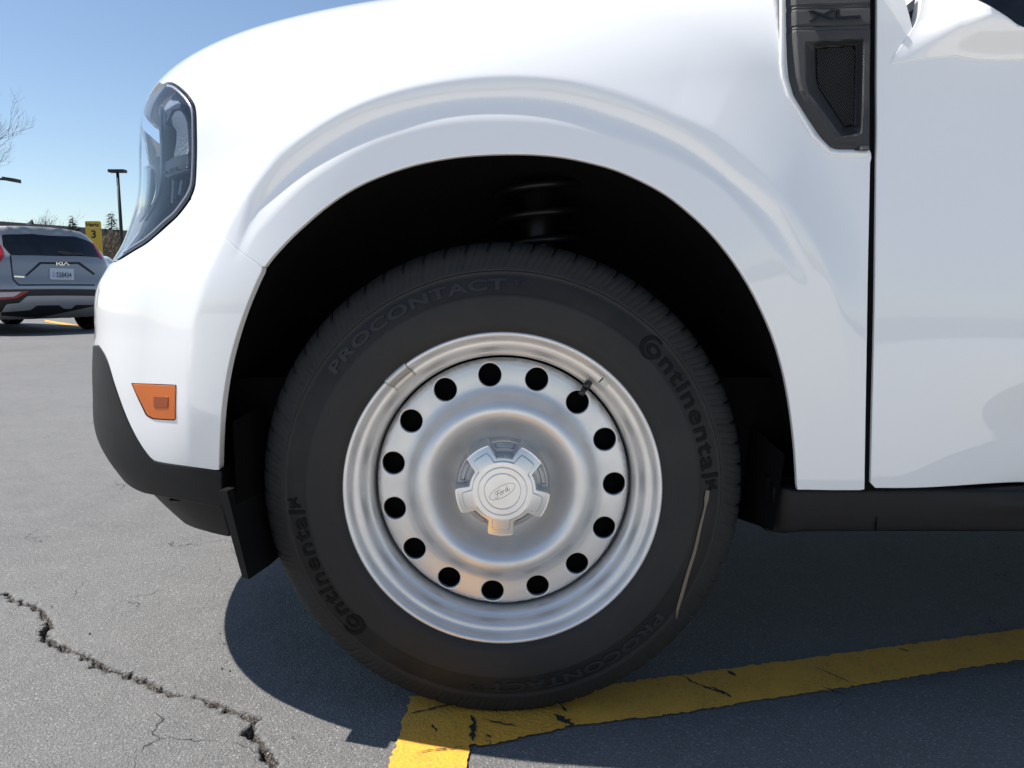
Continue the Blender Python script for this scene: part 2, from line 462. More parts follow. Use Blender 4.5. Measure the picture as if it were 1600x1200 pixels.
def flange_rings(L, N, inside, rad, depth):
    """rolled edge along closed 3-D loop L with surface normals N; returns verts, faces"""
    T = np.roll(L, -1, 0) - np.roll(L, 1, 0); T /= np.linalg.norm(T, axis=1, keepdims=True) + 1e-12
    O = np.cross(T, N)
    c = L.mean(0)
    # orientation: sign by signed area around the mean normal
    n0 = N.mean(0); s = 0.5 * np.sum(np.cross(L - c, np.roll(L, -1, 0) - c) @ n0)
    if (s < 0) != inside: O = -O
    rings = [L]
    for a in (30, 60, 90):
        a = math.radians(a); rings.append(L + O * rad * math.sin(a) - N * rad * (1 - math.cos(a)))
    rings.append(L + O * rad - N * depth)
    n = len(L); V = np.vstack(rings)
    nr = [N] + [math.cos(math.radians(a)) * N + math.sin(math.radians(a)) * O for a in (30, 60, 90)] + [O]
    F = [(i * n + j, i * n + (j + 1) % n, (i + 1) * n + (j + 1) % n, (i + 1) * n + j) for i in range(len(rings) - 1) for j in range(n)]
    nr = np.vstack(nr)
    A = np.array(F); fn = np.cross(V[A[:, 1]] - V[A[:, 0]], V[A[:, 3]] - V[A[:, 0]])
    if np.sum(fn * nr[A].mean(1)) < 0: F = [f[::-1] for f in F]
    return V, F, nr
ORG = np.array([0.0, 1.80, 0.55])
def to_dom(P, O):
    q = np.asarray(P) - O; r = np.linalg.norm(q, axis=1)
    az = np.arctan2(q[:, 0], -q[:, 1]); el = np.arcsin(q[:, 2] / r)
    return np.stack([az, el], -1) * 0.8
def from_dom(D, O, g, t1=1.9):
    az, el = D[:, 0] / 0.8, D[:, 1] / 0.8
    d = np.stack([np.cos(el) * np.sin(az), -np.cos(el) * np.cos(az), np.sin(el)], -1)
    # march from outside towards O
    P = march(O + d * t1, -d, g, 0.0, t1 - 0.02, 220)
    return P
def px(s_or_pts, g=None, smooth=8):
    """pixel line -> points on surface g (Catmull-Rom smoothed)"""
    p = pts(s_or_pts) if isinstance(s_or_pts, str) else np.asarray(s_or_pts, float)
    if smooth and len(p) > 2: p = smooth_line(p, smooth)
    P = march(CAM, ray(p[:, 0], p[:, 1]), g or g_body, 0.7, 2.4, 340)
    p = p.copy()
    for _ in range(40):                       # points just off the silhouette slide onto it
        bad = np.isnan(P[:, 0])
        if not bad.any(): break
        p[bad, 0] += 1.5; P[bad] = march(CAM, ray(p[bad, 0], p[bad, 1]), g or g_body, 0.7, 2.4, 340)
    return P[~np.isnan(P[:, 0])]
def skin(name, outline, mat, parent, g=None, O=ORG, step=0.006, inset=0.0, rad=0.0015, depth=0.012, holes=(), flange_mat=None, t1=1.9, extra=None):
    g = g or g_body
    L = [np.asarray(outline)] + [np.asarray(h) for h in holes]
    dom = []
    for i, l in enumerate(L):
        d = to_dom(l, O); d = resample(d, step, True)
        if inset:
            T = np.roll(d, -1, 0) - np.roll(d, 1, 0); T /= np.linalg.norm(T, axis=1, keepdims=True) + 1e-12
            nrm = np.stack([-T[:, 1], T[:, 0]], -1)
            a = 0.5 * np.sum(d[:, 0] * np.roll(d[:, 1], -1) - np.roll(d[:, 0], -1) * d[:, 1])
            sgn = (1 if a > 0 else -1) * (1 if i == 0 else -1)
            d = d + nrm * sgn * inset
        dom.append(d)
    P2, T = fill2d(dom, step, extra() if extra else None)
    P = from_dom(P2, O, g, t1)
    bad = np.isnan(P[:, 0])
    T = T[~bad[T].any(1)]; P[bad] = 0
    N = grad(P, g)
    # orient
    fn = np.cross(P[T[:, 1]] - P[T[:, 0]], P[T[:, 2]] - P[T[:, 0]])
    flip = np.sum(fn * N[T].mean(1), 1) < 0
    T[flip] = T[flip][:, ::-1]
    V = [P]; F = [T]; NN = [N]; k = len(P); quads = []
    if depth:
        for i, d in enumerate(dom):
            q = from_dom(d, O, g, t1)
            if np.isnan(q).any():
                continue
            fv, ff, fnn = flange_rings(q, grad(q, g), i > 0, rad, depth)
            V.append(fv); NN.append(fnn); quads += [tuple(a + k for a in f) for f in ff]; k += len(fv)
    V = np.vstack(V); NN = np.vstack(NN)
    faces = [tuple(map(int, t)) for t in T] + quads
    o = mk(name, V, faces, mat, parent, True, NN)
    if flange_mat is not None:
        o.data.materials.append(flange_mat)
        mi = np.zeros(len(faces), np.int32); mi[len(T):] = 1; o.data.polygons.foreach_set('material_index', mi)
    return o
def ribbon(name, P, N, w, mat, parent, thick=0.0006):
    """raised ribbon along 3-D points with normals N and half widths w"""
    P = np.asarray(P, float); N = np.asarray(N, float); w = np.broadcast_to(w, (len(P),))
    T = np.gradient(P, axis=0); T /= np.linalg.norm(T, axis=1, keepdims=True) + 1e-12
    S = np.cross(T, N)
    V = np.vstack([P - S * w[:, None], P - S * (w * .8)[:, None] + N * thick, P + S * (w * .8)[:, None] + N * thick, P + S * w[:, None]]); n = len(P)
    F = [(k * n + i, (k + 1) * n + i, (k + 1) * n + i + 1, k * n + i + 1) for k in range(3) for i in range(n - 1)]
    return mk(name, V, F, mat, parent, False)
def text_mesh(txt, size=1.0, bold=0.0, shear=0.0, extrude=0.0, spacing=1.0):
    c = bpy.data.curves.new('t', 'FONT'); c.body = txt; c.size = size; c.offset = bold; c.shear = shear; c.extrude = extrude
    c.space_character = spacing; c.resolution_u = 4; c.align_x = 'LEFT'
    o = bpy.data.objects.new('t', c); COL.objects.link(o)
    dg = bpy.context.evaluated_depsgraph_get(); dg.update()
    me = o.evaluated_get(dg).to_mesh()
    V = np.array([v.co[:] for v in me.vertices]); F = [tuple(p.vertices) for p in me.polygons]
    o.evaluated_get(dg).to_mesh_clear()
    bpy.data.objects.remove(o); bpy.data.curves.remove(c)
    return V, F
# ================================================================== the pickup truck
TRUCK = thing('pickup_truck', 'white pickup truck parked close up, seen from its front wheel side', 'truck', (0, 1.07, 0))
def fr(s, g=None):
    p = pts(s); o = np.stack([np.full(len(p), -2.0), p[:, 0], p[:, 1]], -1)
    return march(o, np.tile([1.0, 0, 0], (len(p), 1)), g or g_body, 0.5, 2.4, 300)
def tp(s, g=None):
    p = pts(s); o = np.stack([p[:, 0], p[:, 1], np.full(len(p), 2.0)], -1)
    return march(o, np.tile([0, 0, -1.0], (len(p), 1)), g or g_body, 0.3, 1.9, 300)
def rev(a): return a[::-1]
OPEN3 = px(OPEN_PX, smooth=6)                             # arch opening, front bottom -> rear bottom
iseam = int(np.nanargmin(np.linalg.norm(project(OPEN3) - np.array([412, 418]), axis=1)))
L_SEAM = px("297,312 318,336 347,367 375,392 412,418")
L_SEAM[-1] = OPEN3[iseam]
# --- fender: lamp edge, seam, arch, sill, door gap, up over the shoulder to the hood line
L_LAMP_R = px("254,131 262,128 272,130 286,140 299,155 306,172 307.5,210 307.5,244 306,282 303,298 297,312")
f_hood = tp("0.56,1.44 0.3,1.44 0.0,1.44 -0.2,1.43 -0.4,1.41 -0.52,1.39 -0.60,1.36")
f_bottom = px("1246,765 1300,766 1351,766", smooth=0)
f_gap = px("1351,766 1353,640 1356,450 1359,300 1360,236 1360,120 1360,0", smooth=4)
f_up = tp("0.545,1.20 0.55,1.3 0.56,1.44")
def flare_pts():
    """rings of points that follow the flare creases, and the band they replace"""
    ths = np.arange(0.12, 2.75, 0.0095); r1 = lerp(ths, *C1); r2 = lerp(ths, *C2); r3 = lerp(ths, *C3)
    R_ = [r1 + q for q in (0.022, 0.017, 0.0125, 0.009, 0.006, 0.0035, 0.0015, -0.0005, -0.0025, -0.005, -0.008)]
    base = r1 - 0.008
    for k in range(1, 7): R_.append(base + (r2 + 0.001 - base) * k / 7)
    R_ += [r2 + 0.001, r2 - 0.001]
    for k in range(1, 10): R_.append(r2 - 0.001 + (r3 - r2 + 0.001) * k / 9)
    R_ += [r3 - 0.003, r3 - 0.006, r3 - 0.0095]
    ok = (ths > 0.45) & (ths < 2.6)
    X = []; Z = []
    for k, r in enumerate(R_):
        m = ok if k > 11 else np.ones(len(ths), bool)
        j = (k % 2) * 0.00475
        X.append(AC[0] + r[m] * np.cos(ths[m] + j)); Z.append(AC[2] + r[m] * np.sin(ths[m] + j))
    X = np.concatenate(X); Z = np.concatenate(Z)
    P = march(np.stack([X, np.full(len(X), 0.8), Z], -1), np.tile([0, 1.0, 0], (len(X), 1)), g_body, 0, 0.9)
    return to_dom(P[~np.isnan(P[:, 0])], ORG)
FENDER = skin('front_fender', join_lines(L_LAMP_R, L_SEAM, OPEN3[iseam:], f_bottom, f_gap, f_up, f_hood), M['paint'], TRUCK, g=lambda P: g_body(P, 'deep'), step=0.006, inset=0.001, extra=flare_pts, depth=0.008)
# --- white bumper cover
L_CLAD = px("154,540 160,548 168,563 180,603 197,650 215,687 233,713 247,722 300,730 342,736")
L_LAMP_B = px("297,312 290,322 278,337 262,352 244,368 228,381 211,391 195,401 183,408")
bump = join_lines(L_LAMP_B, fr("1.45,0.695 1.6,0.70 1.8,0.70 1.99,0.70 1.99,0.63 1.99,0.56 1.8,0.555 1.6,0.55 1.45,0.55"), L_CLAD, OPEN3[:iseam + 1], rev(L_SEAM))
COVER = skin('bumper_cover', bump, M['paint'], TRUCK, step=0.007, inset=0.0012, O=np.array([0.0, 2.05, 0.55]), t1=2.2)
# --- black lower bumper
def g_clad(P): return g_body(P, True, -0.0015)
def g_val(P): return g_body(P, False, 0.022)
L_CL2 = px("342,739 300,733 247,725 232,716 213,690 195,652 178,605 166,566 158,550 153,543", g_clad)
L_CLB = px("224,769 250,774 300,783 346,792", g_clad)
clad = join_lines(L_CL2, fr("1.45,0.548 1.7,0.55 1.99,0.55 1.99,0.45 1.99,0.34 1.7,0.33 1.5,0.322", g_clad), L_CLB)
skin('lower_bumper', clad, M['black'], TRUCK, g=g_clad, step=0.008, rad=0.004, depth=0.03, O=np.array([0.0, 2.05, 0.45]), t1=2.2)
L_VB = px("346,790 359,838 317,828 273,816 243,804", g_val, smooth=0)
L_VT = px("236,770 290,780 346,790", g_val)
val = join_lines(L_VT, L_VB, fr("1.55,0.25 1.75,0.235 1.99,0.23 1.99,0.33 1.7,0.335 1.5,0.335", g_val))
skin('lower_valance', val, M['black'], TRUCK, g=g_val, step=0.012, rad=0.002, depth=0.03, O=np.array([0.0, 2.05, 0.40]), t1=2.2)
# --- hood, grille and far half (mirrored about the centre line)
hood = join_lines(rev(tp("0.56,1.447 0.3,1.447 0.0,1.447 -0.2,1.437 -0.4,1.417 -0.52,1.397 -0.60,1.367")),
                  tp("0.565,1.5 0.57,1.7 0.58,2.0"), tp("0.58,2.0 0.2,2.0 -0.3,2.0 -0.6,2.0"), fr("2.0,0.99 1.85,0.99 1.7,0.985 1.55,0.98 1.45,0.978"))
HOOD = skin('hood', hood, M['paint'], TRUCK, step=0.02, O=np.array([-0.05, 1.9, 0.2]), t1=2.0)
def g_grille(P): return g_body(P, False, 0.03)
GR = skin('grille', join_lines(fr("1.72,0.71 1.72,0.84 1.72,0.965", g_grille), fr("1.99,0.97 1.99,0.71 1.85,0.71 1.72,0.71", g_grille)), M['black'], TRUCK, g=g_grille, step=0.02, O=np.array([0.0, 2.05, 0.6]), t1=2.2)
for src in (HOOD, COVER, GR, FENDER):
    me = src.data
    V = np.array([v.co[:] for v in me.vertices]); V[:, 1] = 2 * YC - V[:, 1]
    mk(src.name.split('.')[0], V, [tuple(reversed(p.vertices[:])) for p in me.polygons], M['black'] if src is GR else M['paint'], TRUCK)
# --- headlight
LAMP_OUT = join_lines(px("260,131 272,133 285,143 297,157 303.5,173 304.5,210 304.5,244 303,282 300,296 294,311"),
                      px("294,311 276,335 259,350 242,366 226,379 209,389 193,399 181,406"),
                      fr("1.45,0.708 1.58,0.715 1.70,0.72 1.71,0.84 1.70,0.955 1.58,0.958 1.45,0.955"))
HL = skin('headlight', LAMP_OUT, M['lens'], TRUCK, step=0.010, rad=0.003, depth=0.0, O=np.array([-0.05, 1.9, 0.75]), t1=2.0)
# black gasket behind the lens edge, then the lamp bowl set back from the lens
def edge_band(name, L, g, w, depth, mat, parent):
    D = to_dom(L, ORG); q = resample(L, 0.006, False); N = grad(q, g)
    T = np.gradient(q, axis=0); T /= np.linalg.norm(T, axis=1, keepdims=True); S = np.cross(T, N)
    V = np.vstack([q + N * 0.0008 - S * w, q + N * 0.0012, q - N * depth]); n = len(q)
    F = [(k * n + i, (k + 1) * n + i, (k + 1) * n + i + 1, k * n + i + 1) for k in range(2) for i in range(n - 1)]
    return mk(name, V, F, mat, parent)
rim_line = join_lines(px("261,129.8 272,132 285,142 297.5,156.5 304.8,173 306,210 306,244 304.5,282 301.5,297 295.5,311"), px("295.5,311 277,335.5 260,350.5 243,366.5 227,379.5 210,389.5 194,399 183,406"))
edge_band('lens_gasket', rim_line, g_body, 0.0008, 0.010, M['gloss_black'], HL)
edge_band('lens_rim', join_lines(px("262,132.5 272,135 284,145 295,158.5 301.5,174 302.6,210 302.6,244 301,280.5 298,294 292,307"), px("292,307 274,332 257,347 240,363 224,376 208,386 193,396")), lambda P: g_body(P, False, 0.004), -0.0035, 0.006, M['lamp_grey'], HL)
def g_i(ins): return lambda P: g_body(P, False, ins)
GB = lambda P: g_body(P, False, 0.026)
bowl = join_lines(px("255,150 262,141 274,140 287,148 297,160 302,174 303,210 303,244 302,281 299,296 292,309", GB), px("292,309 275,334 258,349 242,364 226,376 212,386", GB), px("212,386 222,366 236,338 246,312 251,288 253,250 253,200 252,170 255,150", GB))
skin('lamp_bowl', bowl, M['lamp_dark'], HL, g=GB, step=0.008, depth=0.22, rad=0.002, O=np.array([-0.05, 1.9, 0.75]), t1=2.0)
def lamp_bit(name, s, ins, mat, depth=0.015, smooth=6, step=0.005, rad=0.002):
    g = g_i(ins); L = px(s, g, smooth)
    if len(L) < 4: print('lamp bit off the surface', name); return None
    return skin(name, L, mat, HL, g=g, step=step, depth=depth, rad=rad, O=np.array([-0.05, 1.9, 0.75]), t1=2.0)
lamp_bit('reflector', "268,184 274,175 282,175 289,186 292,205 292,238 282,242 272,244 275,226 276,205 270,195", 0.019, M['reflector'])
lamp_bit('projector_ring', "257,168 264,158 273,157 281,163 276,168 268,170 262,182 258,192", 0.018, M['lamp_grey'])
lamp_bit('light_bar', "254,258 268,248 292,242 293,264 280,268 258,276", 0.016, M['lamp_grey'], 0.02, 0)
lamp_bit('light_bar_edge', "256,268 270,262 292,258 292,262 275,266 259,272", 0.013, M['chrome'], 0.004, 0, 0.003, 0.001)
for k in range(5):
    u0 = 262 + k * 6.5
    lamp_bit('lamp_fin', [(u0, 282), (u0 + 2.4, 281), (u0 + 1 - k * .8, 322 - k * 6), (u0 - 1.4 - k * .8, 323 - k * 6)], 0.021, M['lamp_grey'] if k % 2 else M['gloss_black'], 0.012, 0, 0.004, 0.001)
lamp_bit('signal_trim', "224,262 234,260 240,268 243,292 238,314 228,332 217,346 219,330 222,300", 0.004, M['chrome'], 0.002)
lamp_bit('inner_lens_edge', "250,164 252,172 252.6,230 252,280 247,305 238,325 226,344 224,342 236,323 244.5,304 249.5,280 250.2,230 249.6,172", 0.012, M['lamp_grey'], 0.004, 0, 0.003, 0.0008)
# --- side marker
def g_mk(P): return g_body(P, True, -0.0016)
SM = skin('side_marker', px("207,601 273.5,603.5 272.5,655 240,653 230,648", g_mk, 0), M['amber'], TRUCK, g=g_mk, step=0.004, rad=0.001, depth=0.006)
skin('bulb_window', px("240,620 262,620.5 261.5,637 240,636.5", lambda P: g_body(P, True, -0.0026), 0), M['amber_dark'], SM, g=lambda P: g_body(P, True, -0.0026), step=0.004, rad=0.0006, depth=0.001)
skin('marker_gasket', px("205,599 275,601.6 274.2,657 239,655 228,649.5", lambda P: g_body(P, True, -0.0006), 0), M['void'], SM, g=lambda P: g_body(P, True, -0.0006), step=0.006, rad=0.0004, depth=0.001)
# --- front door
def g_door(P):
    x, y, z = P[..., 0], P[..., 1], P[..., 2]
    A = sstep(0.55, 0.80, x)
    zc = 0.553
    yy = spl(z, SZ, SY) + A * 0.16 * softplus(zc - z, 0.004) * sstep(0.28, 0.5, z + 0.12) + 0.00045 * np.sin(13 * x + 4 * z) * np.sin(19 * z + 2 * x + 1) + 0.006 * A * np.exp(-((z - 0.47) / 0.05) ** 2)
    return yy - y
OD = np.array([0.95, 2.3, 0.72])
d_left = px("1370,0 1369.5,120 1369.5,236 1367,450 1363,640 1360,763", g_door, 4)
d_bot = np.array([at_y(1358.5, 763, 1.08), [0.80, 1.08, 0.366], [1.28, 1.09, 0.366]])
d_rest = march(np.array([[1.28, 0.5, z] for z in (0.366, 0.6, 0.8, 1.015)] + [[x, 0.5, z] for x, z in ((1.0, 1.015), (0.75, 1.012), (0.62, 1.012))]), np.tile([0, 1.0, 0], (7, 1)), g_door, 0.2, 1.0)
d_sail = px("1426,44 1421,20 1412,-10 1395,-70 1372,-70", g_door, 0)
DOOR = skin('front_door', join_lines(d_left, d_bot[1:], d_rest, d_sail), M['paint'], TRUCK, g=g_door, step=0.009, inset=0.001, O=OD, t1=2.2)
gl = []
for x, z in ((0.45, 0.99), (1.27, 0.99), (1.20, 1.42), (0.95, 1.42), (0.50, 1.12)): gl.append([x, 1.145 + 0.45 * (z - 1.0) ** 1.2 if z > 1 else 1.14, z])
mk('window_glass', gl, [(0, 1, 2, 3, 4)], M['tint'], DOOR, False)
# near-black strips behind the panel gaps stand in for their shade
gap_line = on_side(pts("1348,768 1350,640 1353,450 1356,300 1357,236 1357,120 1357,-60 1376,-60 1376,120 1376,236 1373,450 1369,640 1366,768"), 0.0)
GAP_STRIP = gap_line
MB().box((0.85, 1.125, 0.36), (0.47, 0.006, 0.02)).build('sill_shade_strip', M['void'], TRUCK)
# --- door mirror: housing and foot
def superblob(c, h, e, nu=48, nv=24, f=None):
    u = np.linspace(0, 2 * np.pi, nu, endpoint=False); v = np.linspace(-np.pi / 2, np.pi / 2, nv)
    sp = lambda a, k: np.sign(a) * np.abs(a) ** k
    V = np.stack([sp(np.cos(v)[:, None], e) * sp(np.cos(u)[None], e), sp(np.cos(v)[:, None], e) * sp(np.sin(u)[None], e), np.broadcast_to(sp(np.sin(v)[:, None], e), (nv, nu))], -1).reshape(-1, 3)
    if f: V = f(V)
    V = V * np.array(h) + np.array(c)
    F = [(i * nu + j, i * nu + (j + 1) % nu, (i + 1) * nu + (j + 1) % nu, (i + 1) * nu + j) for i in range(nv - 1) for j in range(nu)]
    return V, F
def shear_housing(V):
    V = V.copy(); V[:, 0] += 0.55 * np.clip(-V[:, 2], -1, 1) * 0.5 + 0.25 * V[:, 1] * 0; V[:, 2] *= 1 + 0.1 * V[:, 0]; return V
# --- fender vent garnish with lettering
POCK = on_side(pts("1261,63 1352,57 1352,120 1350,208 1318,212 1266,142 1262,122"), 0.012)
FLOOR = on_side(pts("1279,71 1343,66 1341,194 1325,197 1284,134 1280,120"), 0.002)
def vent_y(x, z):
    y = side_y(x, z) - 0.013
    q = polydist(x, z, VENT_XZ)
    y = y + 0.010 * np.clip(1 + q / 0.0120, 0, 1) * sstep(0.474, 0.466, x)          # rolled left and lower edge
    w = polydist(x, z, POCK); fl = polydist(x, z, FLOOR)
    t = np.clip(w / (w - fl + 1e-9), 0, 1)
    y = y + 0.016 * np.where(w < 0, np.where(fl < 0, 1.0, np.clip(-w / (np.abs(w) + np.abs(fl) + 1e-9), 0, 1)), 0)
    pz = 600 - 0   # two moulded grooves above the lettering and one pair below it
    for v0, dep in ((9.5, .0018), (14.5, .0018), (43.0, .0022), (48.5, .0012)):
        za = at_y(1231., v0 + 2, 1.10)[2]; zb = at_y(1361., v0 - 2, 1.10)[2]
        xl = (x - VENT_XZ[1, 0]) / (VENT_XZ[-2, 0] - VENT_XZ[1, 0])
        y = y + dep * np.exp(-((z - (za + (zb - za) * xl)) / 0.0011) ** 2)
    return y
def g_vent(P): return vent_y(P[..., 0], P[..., 2]) - P[..., 1]
vo = np.stack([VENT_XZ[:, 0], np.full(len(VENT_XZ), 1.1), VENT_XZ[:, 1]], -1)
vo[0, 2] = vo[-1, 2] = 1.085
def hf_patch(name, loops2, yfun, step, mat, parent, depth=0.008, rad=0.001):
    """height-field patch in x,z (faces -Y)"""
    lo = [resample(l, step, True) for l in loops2]
    P2, T = fill2d(lo, step)
    y = yfun(P2[:, 0], P2[:, 1]); e = 0.0004
    N = np.stack([(yfun(P2[:, 0] + e, P2[:, 1]) - yfun(P2[:, 0] - e, P2[:, 1])) / (2 * e), -np.ones(len(P2)), (yfun(P2[:, 0], P2[:, 1] + e) - yfun(P2[:, 0], P2[:, 1] - e)) / (2 * e)], -1)
    N /= np.linalg.norm(N, axis=1, keepdims=True)
    P = np.stack([P2[:, 0], y, P2[:, 1]], -1)
    fn = np.cross(P[T[:, 1]] - P[T[:, 0]], P[T[:, 2]] - P[T[:, 0]]); fl = fn[:, 1] > 0; T[fl] = T[fl][:, ::-1]
    V = [P]; NN = [N]; k = len(P); faces = [tuple(map(int, t)) for t in T]
    if depth:
        for i, l in enumerate(lo):
            q = np.stack([l[:, 0], yfun(l[:, 0], l[:, 1]), l[:, 1]], -1)
            n = np.tile([0, -1.0, 0], (len(q), 1))
            fv, ff, fnn = flange_rings(q, n, i > 0, rad, depth); V.append(fv); NN.append(fnn); faces += [tuple(a + k for a in f) for f in ff]; k += len(fv)
    return mk(name, np.vstack(V), faces, mat, parent, True, np.vstack(NN))
# pedestal of the door mirror swelling out of the door skin
MB_ = on_side(pts("1392,99 1440,92 1490,86.5 1512,91 1545,93.5 1600,92 1700,82"), 0.0)
ML_ = on_side(pts("1390,101 1396,88 1408,72 1432,34 1440,0 1448,-50 1450,-120"), 0.0); MR_ = on_side(pts("1745,90 1690,66 1602,50 1562,25 1525,0 1508,-50 1504,-120"), 0.0)
def foot_y(x, z):
    zb = np.interp(x, MB_[:, 0], MB_[:, 1]); xl = np.interp(z, ML_[:, 1], ML_[:, 0]); xr = np.interp(z, MR_[:, 1], MR_[:, 0])
    h = 0.036 * sstep(-0.004, 0.050, z - zb) ** 0.8 * sstep(-0.004, 0.085, x - xl) * sstep(-0.004, 0.040, xr - x)
    return g_door(np.stack([x, np.zeros_like(x), z], -1)) - 0.0015 - h
MP = np.vstack([smooth_line(MB_, 4), smooth_line(MR_[1:], 4), smooth_line(ML_[::-1][:-1], 4)])
FOOT = hf_patch('mirror_foot', [MP], foot_y, 0.004, M['paint'], TRUCK, 0.02, 0.0005)
V, F = superblob((0.645, 1.01, 1.215), (0.135, 0.085, 0.095), 0.62)
mk('mirror_housing', V, F, M['paint'], FOOT)
SUR = np.vstack([on_side(pts("1219,-70 1220,100 1222,120 1232,152 1270,214 1296,239 1312,240.5 1357,240.5"), 0.0), on_side(pts("1357,231 1312,231 1300,226 1290,214 1254,161 1244,144 1238,120 1235,90 1234,-70"), 0.0)])
hf_patch('vent_surround', [SUR], lambda x, z: spl(z, SZ, SY) - 0.0035 + 0.008 * sstep(0.0, -0.012, polydist(x, z, VREC_XZ)), 0.003, M['paint'], TRUCK, 0.006, 0.0015)
hf_patch('gap_shade_strip', [GAP_STRIP], lambda x, z: spl(z, SZ, SY) + 0.0055 + 0 * x, 0.01, M['void'], TRUCK, 0)  # door-gap shade given as a near-black strip
VENT = hf_patch('fender_vent', [vo[:, [0, 2]]], vent_y, 0.0023, M['vent'], TRUCK, 0.016)
# diagonal ribs in the pocket floor
ribs = MB(); fx0, fx1 = FLOOR[:, 0].min(), FLOOR[:, 0].max(); fz0, fz1 = FLOOR[:, 1].min(), FLOOR[:, 1].max()
for i in range(64):
    s = -0.10 + i * 0.0034
    line = np.linspace(0, 0.20, 90); dx, dz = math.cos(math.radians(-56)), math.sin(math.radians(-56))
    X = fx0 + s + line * dx; Z = fz1 + 0.02 + line * dz
    ins = polydist(X, Z, FLOOR) < -0.0012
    if ins.sum() > 3:
        k = np.where(ins)[0]; a, b = k[0], k[-1]
        ya = vent_y(X[[a, b]], Z[[a, b]])
        ribs.tube([(X[a], ya[0] - 0.0014, Z[a]), (X[b], ya[1] - 0.0014, Z[b])], 0.00075, 5)
ribs.build('vent_mesh', M['vent'], VENT)
hf_patch('vent_mesh_backing', [FLOOR], lambda x, z: side_y(x, z) + 0.0022, 0.006, M['void'], VENT, 0)
def emblem(polys, yoff, mat, parent, name):
    mb = MB()
    for p in polys:
        q = at_y(*np.asarray(p, float).T, np.full(len(p), 1.098)); n = len(q)
        y = vent_y(q[:, 0], q[:, 2])
        a = np.stack([q[:, 0], y - yoff, q[:, 2]], -1); b = a + np.array([0, yoff + 0.001, 0])
        mb.add(np.vstack([a, b]), [tuple(range(n - 1, -1, -1))] + [(i, (i + 1) % n, n + (i + 1) % n, n + i) for i in range(n)])
    return mb.build(name, mat, parent)
emblem([[(1262, 18.5), (1269, 18), (1302, 31), (1296, 32.5)], [(1262, 35), (1270, 34), (1304, 17), (1297, 17)],
        [(1305, 16.5), (1309.5, 16.5), (1309, 28), (1342, 26), (1341.5, 30), (1305, 31.5)]], 0.0022, M['gloss_black'], VENT, 'lettering')
# --- rocker cladding below the door (profile in Y,Z extruded along X)
rp = np.array([[1.130, 0.372], [1.100, 0.3715], [1.090, 0.369], [1.0865, 0.364], [1.086, 0.350], [1.0885, 0.328], [1.093, 0.310], [1.098, 0.3035], [1.108, 0.300], [1.16, 0.298], [1.16, 0.372]])
rp2 = smooth_line(rp[1:9], 5); rp2 = np.vstack([rp[:1], rp2, rp[9:]])
xs = np.r_[np.linspace(0.385, 0.41, 6), np.linspace(0.44, 3.0, 60)]
V = []
for x in xs:
    k = sstep(0.383, 0.41, x); q = rp2.copy(); q[:, 0] += (1 - k) * 0.02
    q[:, 1] = q[:, 1] - 0.006 * sstep(0.375, 0.33, q[:, 1]) * (1 - sstep(0.385, 0.43, x))
    bulge = 0.006 * sstep(0.66, 0.80, x) * np.exp(-((q[:, 1] - 0.345) / 0.012) ** 2); q[:, 0] -= bulge
    V += [(x, a, b) for a, b in q]
n = len(rp2); F = [(i * n + j, i * n + (j + 1) % n, (i + 1) * n + (j + 1) % n, (i + 1) * n + j) for i in range(len(xs) - 1) for j in range(n)]
F += [tuple(range(n)), tuple(range(len(V) - 1, len(V) - 1 - n, -1))]
mk('rocker_panel', V, F, M['black'], TRUCK)
MB().box((0.533, 1.0895, 0.335), (0.0008, 0.0012, 0.028)).build('rocker_seam', M['void'], TRUCK)
# --- wheel-arch liner, deflector flap, strut and spring
o3 = resample(OPEN3, 0.012, False)
dirv = o3 - np.array([AC[0], 0, AC[2] - 0.05]); dirv[:, 1] = 0; dirv /= np.linalg.norm(dirv, axis=1, keepdims=True)
rows = []
for dep, dr in ((0.004, 0.004), (0.012, 0.010), (0.03, 0.022), (0.10, 0.03), (0.22, 0.02), (0.34, -0.02), (0.42, -0.08)):
    q = o3.copy(); q[:, 1] += dep; q += dirv * dr; rows.append(q)
for k in range(6): 
    low = rows[k]
V = np.vstack(rows); n = len(o3)
F = [(i * n + j, i * n + j + 1, (i + 1) * n + j + 1, (i + 1) * n + j) for i in range(len(rows) - 1) for j in range(n - 1)]
c = len(V); V = np.vstack([V, [[AC[0], 1.50, 0.30]]]); b = (len(rows) - 1) * n
F += [(b + j, b + j + 1, c) for j in range(n - 1)]
LIN = mk('wheel_arch_liner', V, F, M['felt'], TRUCK)
# liner skirts down to the flap in front and to the sill behind
def quad_strip(name, A, B, mat, parent, smooth=True):
    A = np.asarray(A, float); B = np.asarray(B, float); n = len(A)
    return mk(name, np.vstack([A, B]), [(i, i + 1, n + i + 1, n + i) for i in range(n - 1)], mat, parent, smooth)
ys = np.array([1.075, 1.10, 1.16, 1.30, 1.45])
fl_t = np.stack([np.array([-0.395, -0.400, -0.408, -0.415, -0.42]), ys, np.full(5, 0.40)], -1)
fl_b = np.stack([np.array([-0.366, -0.364, -0.360, -0.355, -0.35]), ys, np.array([0.225, 0.222, 0.219, 0.216, 0.22])], -1)
flap = MB()
top = [(-0.409, 1.070, 0.362), (-0.396, 1.068, 0.362)]; 
xa = np.array([[-0.4200, 1.070, 0.372], [-0.4070, 1.068, 0.372], [-0.3830, 1.072, 0.239], [-0.3930, 1.074, 0.242]])
xb = xa + np.array([0.022, 0.14, 0.0]); xm = xa + np.array([0.010, 0.06, -0.002])
